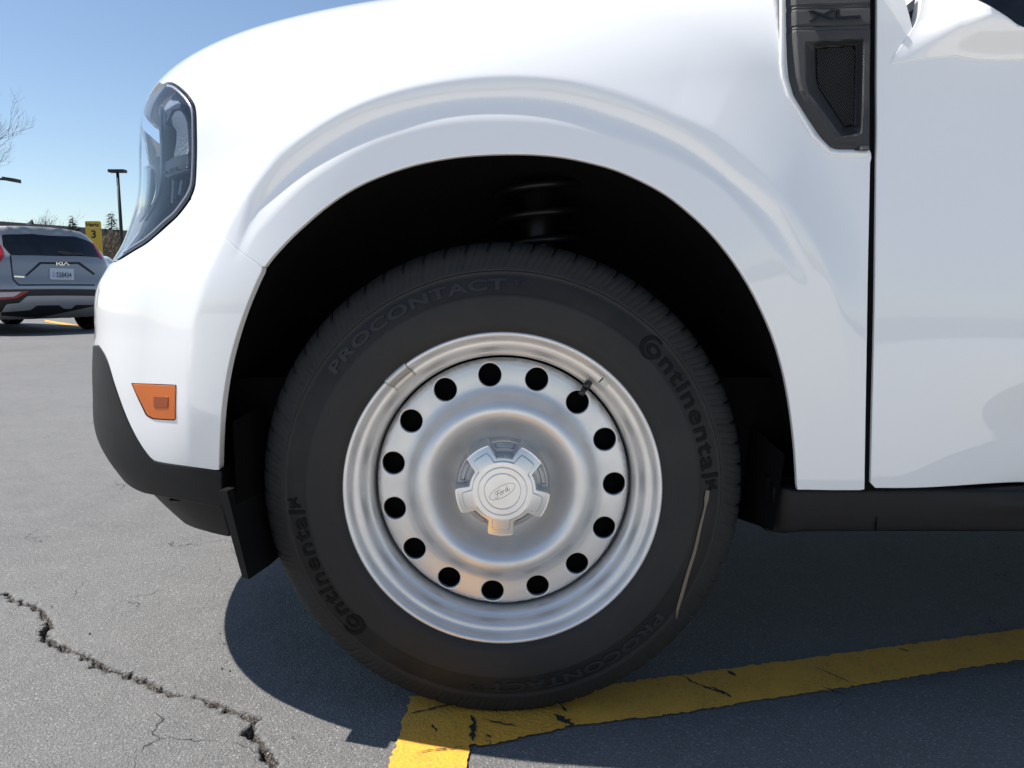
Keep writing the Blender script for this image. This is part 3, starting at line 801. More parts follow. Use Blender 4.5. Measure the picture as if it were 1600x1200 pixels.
V = np.vstack([xa, xm, xb]); F = [(0, 3, 2, 1)] + [(k * 4 + i, k * 4 + (i + 1) % 4, k * 4 + 4 + (i + 1) % 4, k * 4 + 4 + i) for k in range(2) for i in range(4)] + [(8, 9, 10, 11)]
mk('air_deflector', V, F, M['black'], TRUCK, False)
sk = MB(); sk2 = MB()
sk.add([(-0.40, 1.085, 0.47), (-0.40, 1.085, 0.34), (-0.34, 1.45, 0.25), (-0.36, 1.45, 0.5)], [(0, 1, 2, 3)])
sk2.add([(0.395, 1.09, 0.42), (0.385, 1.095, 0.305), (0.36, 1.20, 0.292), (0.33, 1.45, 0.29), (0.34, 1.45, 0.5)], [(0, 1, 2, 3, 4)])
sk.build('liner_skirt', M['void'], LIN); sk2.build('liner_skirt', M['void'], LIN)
st = MB(); st.tube([(0.045, 1.33, 0.58), (0.045, 1.345, 0.92)], 0.030, 20)
STR = st.build('suspension_strut', M['strut'], TRUCK, True)
t = np.linspace(0, 5.2 * 2 * np.pi, 230)
sp = MB(); sp.tube(np.stack([0.045 + 0.068 * np.cos(t), 1.34 + 0.068 * np.sin(t), 0.66 + t / (2 * np.pi) * 0.044], -1), 0.0072, 8); sp.build('coil_spring', M['strut'], STR, True)
for zz in (0.655, 0.905):
    sp = MB(); sp.tube([(0.045, 1.335, zz), (0.045, 1.335, zz + 0.012)], 0.085, 28); sp.build('spring_seat', M['strut'], STR, True)
# --- the rest of the truck behind the door: rear door, cab, bed, light-blocking underbody
def g_side(P): return spl(P[..., 2], SZ, SY) - P[..., 1]
def side_panel(name, xz, hole=None):
    xz = [np.array(xz, float)] + ([np.array(hole, float)] if hole is not None else [])
    return hf_patch(name, xz, lambda x, z: spl(z, SZ, SY) + 0 * x, 0.05, M['paint'], TRUCK, 0.02, 0.002)
side_panel('rear_door', [(1.287, 0.366), (2.02, 0.366), (2.14, 0.55), (2.14, 1.015), (1.287, 1.015)])
RWX = 3.06
ar = [(RWX + 0.45 * math.cos(a), 0.40 + 0.45 * math.sin(a)) for a in np.linspace(0, math.pi, 30)]
side_panel('bed_side', [(4.15, 0.40), (4.2, 0.6), (4.18, 1.12), (2.15, 1.12), (2.15, 0.40)] + [(RWX - 0.45, 0.40)] + ar[::-1][1:-1] + [(RWX + 0.45, 0.40)])
cab = MB(); 
sec = [(0.55, 1.10, 1.14, 0.02), (1.05, 1.50, 1.27, 0), (1.35, 1.63, 1.33, 0), (1.9, 1.66, 1.34, 0), (2.25, 1.60, 1.33, 0), (2.40, 1.10, 1.16, 0)]
V = []
for x, zt, yt, _ in sec: V += [(x, 1.16, 1.03), (x, yt, zt - 0.05), (x, yt + 0.08, zt), (x, 4 - yt - 0.08, zt), (x, 4 - yt, zt - 0.05), (x, 2.84, 1.03)]
F = [(i * 6 + j, i * 6 + j + 1, (i + 1) * 6 + j + 1, (i + 1) * 6 + j) for i in range(5) for j in range(5)]
o = mk('cab', V, F, M['paint'], TRUCK, False); o.data.materials.append(M['tint'])
mi = [1 if ((k % 5) in (0, 4) and k // 5 in (1, 2, 3)) or ((k % 5) == 2 and k // 5 in (0, 4)) else 0 for k in range(len(F))]
o.data.polygons.foreach_set('material_index', mi)
MB().box((1.75, 2.0, 0.42), (2.3, 0.80, 0.10)).build('underbody_blocker', M['void'], TRUCK)  # dark box added under the body to block light
MB().box((-0.05, 2.0, 0.50), (0.55, 0.46, 0.22)).build('engine_bay_blocker', M['void'], TRUCK)  # dark box added in the engine bay to stop light leaking through
MB().box((3.2, 2.0, 0.75), (0.95, 0.75, 0.3)).box((4.16, 2.0, 0.75), (0.03, 0.86, 0.35)).build('cargo_bed', M['black'], TRUCK)
# ================================================================== front wheel
WX, WZ = -0.014, 0.3605; WY = 1.098          # axle; WY is the plane of the widest sidewall
TPROF = np.array([(.2285, .034), (.2295, .022), (.2320, .0145), (.2375, .0080), (.246, .0035), (.258, .001), (.270, 0), (.284, .0005), (.298, .0028), (.309, .0056), (.319, .0090), (.329, .0130), (.339, .0175), (.348, .0225), (.3555, .0290), (.3610, .0375), (.3645, .048), (.3668, .063), (.3680, .085), (.3682, .115), (.3682, .135)])
_d = np.r_[0, np.cumsum(np.linalg.norm(np.diff(TPROF, axis=0), axis=1))]
def tprof(s): return np.stack([spl(s, _d, TPROF[:, 0]), spl(s, _d, TPROF[:, 1])], -1)
_ss = np.linspace(0, _d[-1], 600); _pp = tprof(_ss)
def tyre_y(r): return np.interp(r, _pp[:, 0], _pp[:, 1])
def ang(u, v): 
    P = at_y(float(u), float(v), WY); return math.atan2(P[2] - WZ, P[0] - WX)
SEC = [(ang(985, 497), ang(440, 722)), (ang(608, 1014) , ang(1095, 833) + 2 * math.pi)]   # darker, recessed name sectors
SEC = [(a, b if b > a else b + 2 * math.pi) for a, b in SEC]
def sector(th):
    m = np.zeros_like(th)
    for a, b in SEC:
        t = np.mod(th - a, 2 * np.pi); w = b - a
        m = np.maximum(m, sstep(-0.002, 0.002, t) * sstep(w + 0.002, w - 0.002, t) * (t < w + 0.002))
    return m
NTH = 2160; NS = 120
s_out = np.sort(np.r_[np.linspace(0, _d[-1], NS - 24), np.linspace(np.interp(.318, _pp[:, 0], _ss), np.interp(.327, _pp[:, 0], _ss), 24)])
pr = tprof(s_out); tg = np.gradient(pr, s_out, axis=0); tg /= np.linalg.norm(tg, axis=1, keepdims=True)
nrm = np.stack([tg[:, 1], -tg[:, 0]], -1)      # outward: -y on the sidewall, +r on the tread
th = np.arange(NTH) * 2 * np.pi / NTH
R, TH = np.meshgrid(pr[:, 0], th); Yp = np.broadcast_to(pr[:, 1], R.shape)
disp = np.zeros_like(R)
# name sectors sunk slightly, moulding rings
msec = sector(TH) * sstep(.2885, .2895, R) * sstep(.3195, .3185, R)
disp -= 0.0010 * msec
disp += 0.0011 * np.exp(-((R - .3222) / .0011) ** 2) - 0.0010 * np.exp(-((R - .3246) / .0009) ** 2)
for rr, hh in ((.2445, .0008), (.2495, .0005), (.2865, .0003)): disp += hh * np.exp(-((R - rr) / .0010) ** 2)
# shoulder lugs: wide notches and fine slanted sipes
npit = 70; slant = (R - .33) * 1.1
ph = np.mod((TH + slant) * npit / (2 * np.pi), 1.0)
band = sstep(.3335, .3365, R)
big = np.exp(-((ph - 0.5) / 0.055) ** 2)
disp -= 0.0036 * big * sstep(.350, .360, R)
disp -= 0.0014 * big * band
ph3 = np.mod((TH + slant * 1.2) * npit * 3 / (2 * np.pi) + 0.17, 1.0)
disp -= 0.0011 * np.exp(-((ph3 - 0.5) / 0.10) ** 2) * sstep(.329, .332, R) * sstep(.366, .362, R)
# tread grooves
for yy in (.075, .112): disp -= 0.0065 * np.exp(-((Yp - yy) / .0045) ** 4)
RR = R + disp * nrm[None, :, 0]; YY = Yp + disp * nrm[None, :, 1]
V = np.stack([WX + RR * np.cos(TH), WY + YY, WZ + RR * np.sin(TH)], -1).reshape(-1, 3)
# inner half: plain
low = V[:, 2] < 0.006
V[:, 1] -= np.where(V[:, 2] < 0.03, 0.004 * (1 - np.clip(V[:, 2], -.01, .03) / .03), 0)
V[:, 2] = np.where(V[:, 2] < 0.004, 0.004 + 0.15 * (V[:, 2] - 0.004), V[:, 2]).clip(0.0015)
i = np.arange(NTH)[:, None]; j = np.arange(NS - 1)[None]
a = i * NS + j; b = ((i + 1) % NTH) * NS + j
F = np.stack([a, b, b + 1, a + 1], -1).reshape(-1, 4)
TYRE = mk('tyre', V, F, M['rubber'], TRUCK)
at = TYRE.data.attributes.new('finish', 'FLOAT', 'POINT')
fin = (0.25 + 0.75 * sector(TH) * sstep(.288, .290, R) * sstep(.3205, .3195, R)); fin = np.where(R > .3225, 0.45, fin); fin = np.where(R < .252, 0.1, fin)
at.data.foreach_set('value', fin.astype(np.float32).ravel())
V, F = lathe_y([(.3682, .134), (.3682, .170), (.358, .185), (.345, .205), (.30, .226), (.25, .232), (.222, .205)], (WX, WY, WZ), 180); V[:, 2] = V[:, 2].clip(0.002)
mk('inner_tyre_half', V, F, M['rubber'], TYRE)
# --- lettering moulded on the sidewall
def on_tyre(V2, rmid, th0, lift):
    """V2: x along the arc (clockwise), y outward, z lift"""
    t = th0 - V2[:, 0] / rmid; r = rmid + V2[:, 1]
    return np.stack([WX + r * np.cos(t), WY + tyre_y(r) - lift - V2[:, 2], WZ + r * np.sin(t)], -1)
def split_long(V, F, maxlen):
    """subdivide flat text faces so that they follow the curve"""
    bm = bmesh.new(); vs = [bm.verts.new(tuple(v)) for v in V]
    for f in F:
        try: bm.faces.new([vs[q] for q in f])
        except ValueError: pass
    bmesh.ops.triangulate(bm, faces=bm.faces[:])
    for _ in range(3):
        es = [e for e in bm.edges if e.calc_length() > maxlen]
        if not es: break
        bmesh.ops.subdivide_edges(bm, edges=es, cuts=1)
    bmesh.ops.triangulate(bm, faces=bm.faces[:])
    bm.verts.index_update(); V = np.array([v.co[:] for v in bm.verts]); F = [tuple(v.index for v in f.verts) for f in bm.faces]; bm.free()
    return V, F
def arc_text(txt, height, width, rbase, th0, mat, bold=0.0, lift=0.0007, shear=0.0, name='lettering'):
    V, F = text_mesh(txt, 1.0, bold, shear, 0.0, 1.10)
    V[:, 0] -= V[:, 0].min(); V[:, 0] *= width / V[:, 0].max(); ymx = 0.70; V[:, 1] *= height / ymx
    V, F = split_long(V, F, 0.006)
    n = len(V); Pt = on_tyre(V, rbase, th0, lift); Pb = on_tyre(V, rbase, th0, -0.0006)
    # boundary walls
    cnt = {}
    for f in F:
        for q in range(len(f)):
            e = (f[q], f[(q + 1) % len(f)]); cnt[tuple(sorted(e))] = cnt.get(tuple(sorted(e)), []) + [e]
    W_ = [(e[0][1], e[0][0], e[0][0] + n, e[0][1] + n) for e in cnt.values() if len(e) == 1]
    return mk(name, np.vstack([Pt, Pb]), list(F) + W_, mat, TYRE, False)
def arc_c(rc, thc, ro, ri, a0, a1, mat):
    """open ring (the large initial) centred at radius rc, angle thc; angles in the letter frame"""
    t = np.radians(np.linspace(a0, a1, 44)); tap = np.sin(np.linspace(0.25, np.pi - 0.15, 44)) ** 0.6
    mid = 0.5 * (ro + ri); hw = 0.5 * (ro - ri) * tap
    A = np.stack([(mid + hw) * np.cos(t), (mid + hw) * np.sin(t), 0 * t], -1); B = np.stack([(mid - hw) * np.cos(t), (mid - hw) * np.sin(t), 0 * t], -1)
    n = 44; Q = np.vstack([A, B]); P = on_tyre(Q, rc, thc, 0.0007); Pb = on_tyre(Q, rc, thc, -0.0006)
    F = [(k, n + k, n + k + 1, k + 1) for k in range(n - 1)] + [(2 * n + k, k, k + 1, 2 * n + k + 1) for k in range(n - 1)] + [(n + k, 3 * n + k, 3 * n + k + 1, n + k + 1) for k in range(n - 1)]
    return mk('initial', np.vstack([P, Pb]), F, mat, TYRE, False)
for k, (tc, te) in enumerate(((ang(1011, 553), ang(1104, 748)), (ang(548, 980), ang(455, 800)))):
    if te > tc: te -= 2 * math.pi
    rb = .2885
    arc_c(.3035, tc, .0185, .0118, 62, 330, M['rubber_dark'])
    th0 = tc + 0.0085 / .3035
    arc_text('ontinental', 0.0245, (th0 - te) * .2945, .2945, th0, M['rubber_dark'], bold=0.017)
    # small rearing animal mark after the name
    hz = [(0, 0), (.004, .001), (.005, .006), (.009, .007), (.013, .004), (.015, .006), (.011, .010), (.013, .015), (.010, .018), (.008, .014), (.004, .012), (.001, .016), (-.001, .011), (.001, .006)]
    V2 = np.array([(x * 1.1, y * 1.1, 0) for x, y in hz]); P = on_tyre(V2 + np.array([0.004, 0, 0]), .299, te, 0.0009); Pb = on_tyre(V2 + np.array([0.004, 0, 0]), .299, te, -0.0004); n = len(hz)
    mk('horse_mark', np.vstack([P, Pb]), [tuple(range(n))] + [(q, (q + 1) % n, n + (q + 1) % n, n + q) for q in range(n)], M['rubber_dark'], TYRE, False)
for tc, te in ((ang(512, 577), ang(790, 455)), (ang(1040, 968), ang(765, 1082))):
    if te > tc: te -= 2 * math.pi
    rb = .2985
    w = (tc - te) * rb
    arc_text('PROCONTACT', 0.0150, w, rb - .001, tc, M['rubber_grey'], bold=0.034)
    arc_text('TX', 0.0075, 0.0235, rb + .005, te - 0.010 / rb, M['rubber_grey'], bold=0.008)
# --- tan kerb scuff across the sidewall
sc = smooth_line(pts("1105,765 1101,790 1093,822 1085,858 1074,895 1065,930 1060,950 1058,970"), 6)
P = at_y(sc[:, 0], sc[:, 1], np.full(len(sc), WY + 0.006)); r = np.hypot(P[:, 0] - WX, P[:, 2] - WZ); P[:, 1] = WY + tyre_y(r) - 0.0012
w = 0.0030 * np.interp(np.linspace(0, 1, len(sc)), [0, .08, .15, .35, .7, .9, 1], [.9, 1.1, .5, .75, .9, .7, .15])
ribbon('scuff_mark', P, np.tile([0, -1.0, 0], (len(P), 1)), w, M['scuff'], TYRE, 0.0004)
# --- rim: outer barrel and lip
LIP = WY + 0.010
prof = [(.2215, .030), (.2260, .016), (.2330, .008), (.2365, .0035), (.2372, .0005), (.2360, -.0020), (.2335, -.0028), (.2305, -.0016), (.2280, .0018), (.2262, .0065), (.2247, .0102), (.2222, .0122), (.2190, .0128), (.2160, .0140), (.2135, .0165), (.2112, .0215), (.2090, .0270), (.2062, .0308), (.2030, .0330), (.2008, .0365), (.1990, .0440), (.1976, .060), (.196, .10), (.19, .19)]
pf = smooth_line(prof, 5)
V, F = lathe_y(pf, (WX, LIP, WZ), 300); RIM = mk('wheel_rim', V, F[:, ::-1], M['silver'], TRUCK)
# --- disc with fifteen holes
DP = np.array([(0, .056), (.050, .056), (.066, .0555), (.076, .0530), (.086, .0460), (.095, .0345), (.103, .0225), (.110, .0155), (.117, .0128), (.124, .0135), (.131, .0178), (.138, .0258), (.145, .0335), (.152, .0372), (.160, .0384), (.170, .0390), (.180, .0402), (.187, .0420), (.1915, .0460), (.1945, .0550)])
def disc_y(r): return spl(r, DP[:, 0], DP[:, 1])
def circ(cx, cz, r, n): 
    t = np.arange(n) * 2 * np.pi / n; return np.stack([cx + r * np.cos(t), cz + r * np.sin(t)], -1)
a0 = math.radians(96.5) ; HR = .1705
holes = [circ(HR * math.cos(a0 - k * math.radians(24)), HR * math.sin(a0 - k * math.radians(24)), .0192, 40) for k in range(15)]
lo = [circ(0, 0, .1945, 260)] + holes
P2, T = fill2d(lo, 0.0042)
r = np.hypot(P2[:, 0], P2[:, 1]); y = disc_y(r); dy = (disc_y(r + 3e-4) - disc_y(np.maximum(r - 3e-4, 0))) / 6e-4
N = np.stack([dy * P2[:, 0] / (r + 1e-9), -np.ones(len(r)), dy * P2[:, 1] / (r + 1e-9)], -1); N /= np.linalg.norm(N, axis=1, keepdims=True)
P = np.stack([WX + P2[:, 0], LIP + y, WZ + P2[:, 1]], -1)
fn = np.cross(P[T[:, 1]] - P[T[:, 0]], P[T[:, 2]] - P[T[:, 0]]); fl = np.sum(fn * N[T[:, 0]], 1) < 0; T[fl] = T[fl][:, ::-1]
Vs = [P]; NN = [N]; faces = [tuple(map(int, t)) for t in T]; k = len(P)
for h in holes:
    q = np.stack([WX + h[:, 0], LIP + disc_y(np.hypot(h[:, 0], h[:, 1])), WZ + h[:, 1]], -1)
    fv, ff, fnn = flange_rings(q, np.tile([0, -1.0, 0], (len(q), 1)), True, 0.0020, 0.0060)
    Vs.append(fv); NN.append(fnn); faces += [tuple(a + k for a in f) for f in ff]; k += len(fv)
mk('wheel_disc', np.vstack(Vs), faces, M['silver'], RIM, True, np.vstack(NN))
# --- centre cap : star-shaped relief
CL = [math.radians(q) for q in (51, 123, 195, 267, 339)]
def dth(t):
    m = np.full(t.shape, 9.0)
    for c in CL: m = np.minimum(m, np.abs((t - c + np.pi) % (2 * np.pi) - np.pi))
    return m
def star(t, core, tip, w0, w1): return core + (tip - core) * sstep(math.radians(w0), math.radians(w1), dth(t))
nr_, nt_ = 190, 900
rr = np.r_[0.0, np.linspace(0.0004, .074, nr_ - 1)]; tt = np.arange(nt_) * 2 * np.pi / nt_
RR, TT = np.meshgrid(rr, tt)
so = star(TT, .0500, .0715, 23.0, 14.5); si = star(TT, .0445, .0600, 18.0, 10.0)
sc_ = dth(TT)
base = .0360 + .004 * sstep(.060, .068, RR)                                   # dished backing plate behind the star
rim_ = sstep(math.radians(22), math.radians(24.5), sc_) * sstep(.0585, .0600, RR) * sstep(.0670, .0655, RR)
base = base - .0025 * rim_                                                    # raised crescent between two arms
base = np.where(RR > .0690, .0390 + (RR - .0690) * 5, base)
face = 0.0005 + 0.0060 * np.clip((RR - .043) / .026, 0, 1) ** 1.3             # arms fall back towards their tips
face = face + 0.0030 * sstep(0.0, 0.0012, RR - si)                            # border a step lower than the face
for r0 in (.0362, .0270): face = face + 0.0009 * np.exp(-((RR - r0) / .00050) ** 2)
edge = sstep(-.0006, .0030, RR - so)
Y = face + (np.maximum(base, face) - face) * edge
V = np.stack([WX + RR * np.cos(TT), LIP + Y, WZ + RR * np.sin(TT)], -1).reshape(-1, 3)
i = np.arange(nt_)[:, None]; j = np.arange(nr_ - 1)[None]; a = i * nr_ + j; b = ((i + 1) % nt_) * nr_ + j
CAP = mk('centre_cap', V, np.stack([a, b, b + 1, a + 1], -1).reshape(-1, 4), M['cap'], RIM)
CAP.data.materials.append(M['cap_shade'])
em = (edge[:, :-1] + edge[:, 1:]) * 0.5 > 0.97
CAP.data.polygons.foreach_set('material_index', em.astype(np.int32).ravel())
# oval with script lettering on the cap
ca, sa = math.cos(math.radians(30)), math.sin(math.radians(30)); ox, oz = -0.0004, -0.0002
def cap_line(P2, w, name, mat=M['cap_line']):
    P2 = np.asarray(P2, float); x = ox + P2[:, 0] * ca - P2[:, 1] * sa; z = oz + P2[:, 0] * sa + P2[:, 1] * ca
    P = np.stack([WX + x, np.full(len(x), LIP + 0.0006 - 0.00025), WZ + z], -1)
    return P
mbl = MB()
def stroke(P2, w):
    P = cap_line(smooth_line(P2, 6), w, ''); T = np.gradient(P, axis=0); T /= np.linalg.norm(T, axis=1, keepdims=True); S = np.cross(T, [0, -1.0, 0])
    n = len(P); mbl.add(np.vstack([P - S * w, P + S * w]), [(i, i + 1, n + i + 1, n + i) for i in range(n - 1)])
t = np.linspace(0, 2 * np.pi, 60); stroke(np.stack([.0212 * np.cos(t), .0083 * np.sin(t)], -1), .00028)
f = .001
for S in ([(-12, 2.2), (-9, 4.2), (-5, 4.0), (-1.5, 4.8)], [(-6, 3.8), (-8, 0), (-10, -4), (-13, -4.6), (-14, -2.6)], [(-11, .2), (-8, .6), (-4.5, .4)],
          [(-2.5, .8), (-4.5, -1), (-4, -3.4), (-2, -3), (-1, -.6), (-2.5, .8), (0, .4)], [(1, 1), (.6, -1), (0, -3.4)], [(.6, -1), (2, .8), (3.4, .6)],
          [(8, .2), (5.6, .8), (4.2, -1.4), (5, -3.4), (7, -2.2), (8.6, .8), (10.5, 4.6), (9, 1), (8, -2.8), (9.6, -3.2), (12, -1)]):
    stroke(np.array(S) * f, .00033)
mbl.build('oval_script_logo', M['cap_line'], RIM)
# --- valve stem, balance weight, sticker
def rimp(u, v, y): return at_y(float(u), float(v), float(y))
vb = rimp(920, 598, LIP + 0.032); ve = rimp(907, 617, LIP + 0.022)
mb = MB(); d = ve - vb; mb.tube([vb - d * .2, vb + d * .45], .0056, 14); mb.tube([vb + d * .45, ve], .0043, 14); mb.build('valve_stem', M['gloss_black'], RIM, True)
def rim_patch(name, ang0, ang1, r0, r1, mat, lift):
    q = np.array(pf); ok = (q[:, 0] <= r1) & (q[:, 0] >= r0) & (q[:, 1] < .04); q = q[ok]; ts = np.linspace(ang0, ang1, 14)
    tg = np.gradient(q, axis=0); tg /= np.linalg.norm(tg, axis=1, keepdims=True); nn = np.stack([-tg[:, 1], tg[:, 0]], -1)
    if nn[:, 1].mean() > 0: nn = -nn
    q2 = q + nn * lift
    V = [(WX + r * math.cos(t), LIP + y, WZ + r * math.sin(t)) for t in ts for r, y in q2]; n = len(q2)
    Vb = [(WX + r * math.cos(t), LIP + y, WZ + r * math.sin(t)) for t in (ts[0], ts[-1]) for r, y in q]
    F = [(a * n + b, a * n + b + 1, (a + 1) * n + b + 1, (a + 1) * n + b) for a in range(len(ts) - 1) for b in range(n - 1)]
    k = len(V); F += [(b, b + 1, k + b + 1, k + b) for b in range(n - 1)] + [((len(ts) - 1) * n + b, (len(ts) - 1) * n + b + 1, k + n + b + 1, k + n + b) for b in range(n - 1)]
    return mk(name, V + Vb, F, mat, RIM)
th_w = ang(622, 590)
rim_patch('balance_weight', th_w - 0.085, th_w + 0.085, .2150, .2371, M['weight'], 0.0022)
th_s = ang(944, 604)
rim_patch('sticker', th_s - 0.028, th_s + 0.022, .2150, .2240, M['paper'], 0.0005)
rim_patch('sticker_print', th_s + 0.023, th_s + 0.032, .2150, .2240, M['ink'], 0.0005)
V, F = lathe_y([(.0, .064), (.150, .064), (.1935, .066), (.1945, .075)], (WX, LIP, WZ), 96)
mk('hole_shade_disc', V, F, M['void'], TRUCK)  # near-black disc standing in for the shade seen through the holes
# --- brake behind the holes
V, F = lathe_y([(.0, .075), (.10, .075), (.105, .085), (.150, .085), (.152, .090), (.152, .110), (.19, .115)], (WX, LIP, WZ), 96)
mk('brake_disc', V, F, M['iron'], TRUCK)
MB().box((WX - 0.13, LIP + 0.10, WZ + 0.05), (0.035, 0.03, 0.07)).build('brake_caliper', M['iron'], TRUCK)
mb = MB(); mb.tube([(WX - 0.163, LIP + 0.052, WZ + 0.070), (WX - 0.158, LIP + 0.054, WZ + 0.088)], .004, 8); mb.build('bleed_nipple', M['weight'], TRUCK, True)
# rear wheel of the same kind, out past the frame
for src in (TYRE, RIM):
    c = bpy.data.objects.new(src.name.split('.')[0], src.data); COL.objects.link(c); reparent(c, TRUCK); c.location = (RWX - WX, 0.02, 0)
    for ch in list(src.children):
        if ch.name.startswith(('wheel_disc', 'centre_cap', 'inner_tyre')):
            d = bpy.data.objects.new(ch.name.split('.')[0], ch.data); COL.objects.link(d); d.parent = c
# ================================================================== the ground
def gp(s): 
    p = pts(s) if isinstance(s, str) else np.asarray(s, float); return at_z(p[:, 0], p[:, 1], 0.0)
def asphalt(crackmap=True):
    t = NT('asphalt'); pos = t.pos()
    big = t.noise(0.7, 3, 0.6, pos); mid = t.noise(9, 4, 0.65, pos); fine = t.noise(330, 3, 0.7, pos); fin2 = t.noise(900, 1, 0.6, pos)
    stones = t.voro(240, vec=pos); stc = t.voro(240, out=1, vec=pos)
    base = t.mix(t.mapr(mid, 0.3, 0.7, 0, 1), (0.112, 0.109, 0.105), (0.162, 0.157, 0.150))
    base = t.mix(t.mapr(big, 0.35, 0.65, 0, 0.5), base, (0.200, 0.196, 0.190))
    sv = t.node('SeparateColor', Color=stc).outputs[0]
    stone = t.ramp(sv, [(0.0, 0.10), (0.5, 0.19), (0.86, 0.27), (0.985, 0.46)])
    base = t.mix(t.math('MULTIPLY', t.mapr(stones, 0.62, 0.30, 0, 1), 0.55), base, stone)
    base = t.mix(t.mapr(fine, 0.50, 0.68, 0, 0.85), base, (0.058, 0.059, 0.058))
    base = t.mix(t.mapr(fin2, 0.58, 0.72, 0, 0.65), base, (0.42, 0.41, 0.39))
    # hairline cracks
    wv = t.node('VectorMath'); wv.operation = 'ADD'
    nz = t.node('TexNoise'); nz.inputs['Scale'].default_value = 6; nz.inputs['Detail'].default_value = 6; t.t.links.new(pos, nz.inputs['Vector'])
    sc = t.node('VectorMath'); sc.operation = 'SCALE'; sc.inputs['Scale'].default_value = 0.28; t.t.links.new(nz.outputs[1], sc.inputs[0])
    t.t.links.new(pos, wv.inputs[0]); t.t.links.new(sc.outputs[0], wv.inputs[1])
    edge = t.voro(3.1, 'DISTANCE_TO_EDGE', vec=wv.outputs[0])
    sel = t.mapr(t.noise(3.3, 3, 0.6, pos), 0.52, 0.60, 0, 1)
    hair = t.math('MULTIPLY', t.mapr(edge, 0.0016, 0.0055, 1, 0), sel)
    base = t.mix(t.math('MULTIPLY', hair, 0.8), base, (0.018, 0.018, 0.018))
    # the carved crack holds dirt and loose grit
    dep = t.node('SeparateXYZ', Vector=pos).outputs[2]
    grit = t.mix(t.mapr(t.noise(260, 3, 0.7, pos), 0.45, 0.66, 0, 1), (0.022, 0.019, 0.017), (0.22, 0.19, 0.165))
    base = t.mix(t.mapr(dep, -0.0025, -0.006, 0, 1), base, grit)
    t.p(Base_Color=base); t.set(t.b, 'Roughness', t.mapr(fine, 0.3, 0.7, 0.62, 0.86)); t.b.inputs['Specular IOR Level'].default_value = 0.45
    h = t.math('ADD', t.math('MULTIPLY', t.mapr(stones, 0.0, 0.6, 1, 0), 0.8), t.math('MULTIPLY', fine, 0.9))
    h = t.math('SUBTRACT', h, t.math('MULTIPLY', hair, 1.5))
    t.set(t.b, 'Normal', t.bump(h, 0.75, 0.0022))
    return t.m
M['asphalt'] = asphalt()
# near patch: fine grid that the crack is carved into; the rest is one wide sheet around it
CR = gp("-60,908 -25,920 0,928 30,940 62,953 76,963 72,988 78,1003 105,1012 125,1020 150,1038 180,1047 210,1057 240,1070 255,1080 275,1084 305,1085 330,1098 360,1108 388,1115 397,1122 388,1140 400,1150 412,1162 420,1182 430,1205 446,1240 452,1290")
CW = 1.0 * np.interp(np.arange(len(CR)), [0, 2, 4, 6, 8, 10, 12, 14, 15, 16, 17, 19, 20, 22, 24, 26], [.004, .004, .006, .0075, .005, .0055, .006, .0065, .0025, .002, .0055, .005, .008, .0065, .008, .005])
x0, x1, y0, y1, st = -1.45, -0.22, 0.86, 1.82, 0.0030
gx = np.arange(x0, x1 + 1e-6, st); gy = np.arange(y0, y1 + 1e-6, st); x1 = gx[-1]; y1 = gy[-1]
X, Y = np.meshgrid(gx, gy); D = np.full(X.shape, 9.0); Wd = np.zeros_like(X)
def vnoise(x, y, f, seed=0):
    """cheap smooth lattice noise"""
    rg = np.random.default_rng(seed); tab = rg.random((97, 97)); xi = x * f; yi = y * f
    i = np.floor(xi).astype(int); j = np.floor(yi).astype(int); a = xi - i; b = yi - j; a = a * a * (3 - 2 * a); b = b * b * (3 - 2 * b)
    g = lambda p, q: tab[p % 97, q % 97]
    return (g(i, j) * (1 - a) + g(i + 1, j) * a) * (1 - b) + (g(i, j + 1) * (1 - a) + g(i + 1, j + 1) * a) * b
Xn = X + (vnoise(X, Y, 70, 1) - .5) * .016 + (vnoise(X, Y, 190, 2) - .5) * .007; Yn = Y + (vnoise(X, Y, 70, 3) - .5) * .016 + (vnoise(X, Y, 190, 4) - .5) * .007
for k in range(len(CR) - 1):
    ax, ay = CR[k, :2]; bx, by = CR[k + 1, :2]; ex, ey = bx - ax, by - ay
    t = np.clip(((Xn - ax) * ex + (Yn - ay) * ey) / (ex * ex + ey * ey), 0, 1); d = np.hypot(Xn - ax - t * ex, Yn - ay - t * ey)
    w = CW[k] + (CW[k + 1] - CW[k]) * t; better = d - w < D; D = np.where(better, d - w, D)
fade = np.minimum(np.minimum(X - x0, x1 - X), np.minimum(Y - y0, y1 - Y)); fade = sstep(0, 0.04, fade)
Z = -0.024 * sstep(0.0012, -0.0050, D) + 0.0012 * (vnoise(X, Y, 60, 5) - .5) * fade
Z -= 0.0028 * sstep(0.012, 0.0, D) * vnoise(X, Y, 150, 6); Z += 0.010 * (D < -.0015) * (vnoise(X, Y, 230, 7) - .40)
Z = Z * sstep(0, 0.012, fade) ; Z[0, :] = Z[-1, :] = 0; Z[:, 0] = Z[:, -1] = 0
ny, nx = X.shape; V = np.stack([X, Y, Z], -1).reshape(-1, 3)
i = np.arange(ny - 1)[:, None]; j = np.arange(nx - 1)[None]; a = i * nx + j
F = [tuple(q) for q in np.stack([a, a + 1, a + nx + 1, a + nx], -1).reshape(-1, 4)]
k = len(V); B = 700.0
cor = [0, nx - 1, (ny - 1) * nx + nx - 1, (ny - 1) * nx]
V = np.vstack([V, [(-B, -B, 0), (B, -B, 0), (B, B, 0), (-B, B, 0)]])
e0 = list(range(0, nx)); e1 = [q * nx + nx - 1 for q in range(ny)]; e2 = [(ny - 1) * nx + q for q in range(nx)][::-1]; e3 = [q * nx for q in range(ny)][::-1]
for q, e in enumerate((e0, e1, e2, e3)):
    F.append(tuple([k + q, k + (q + 1) % 4] + e[::-1]))
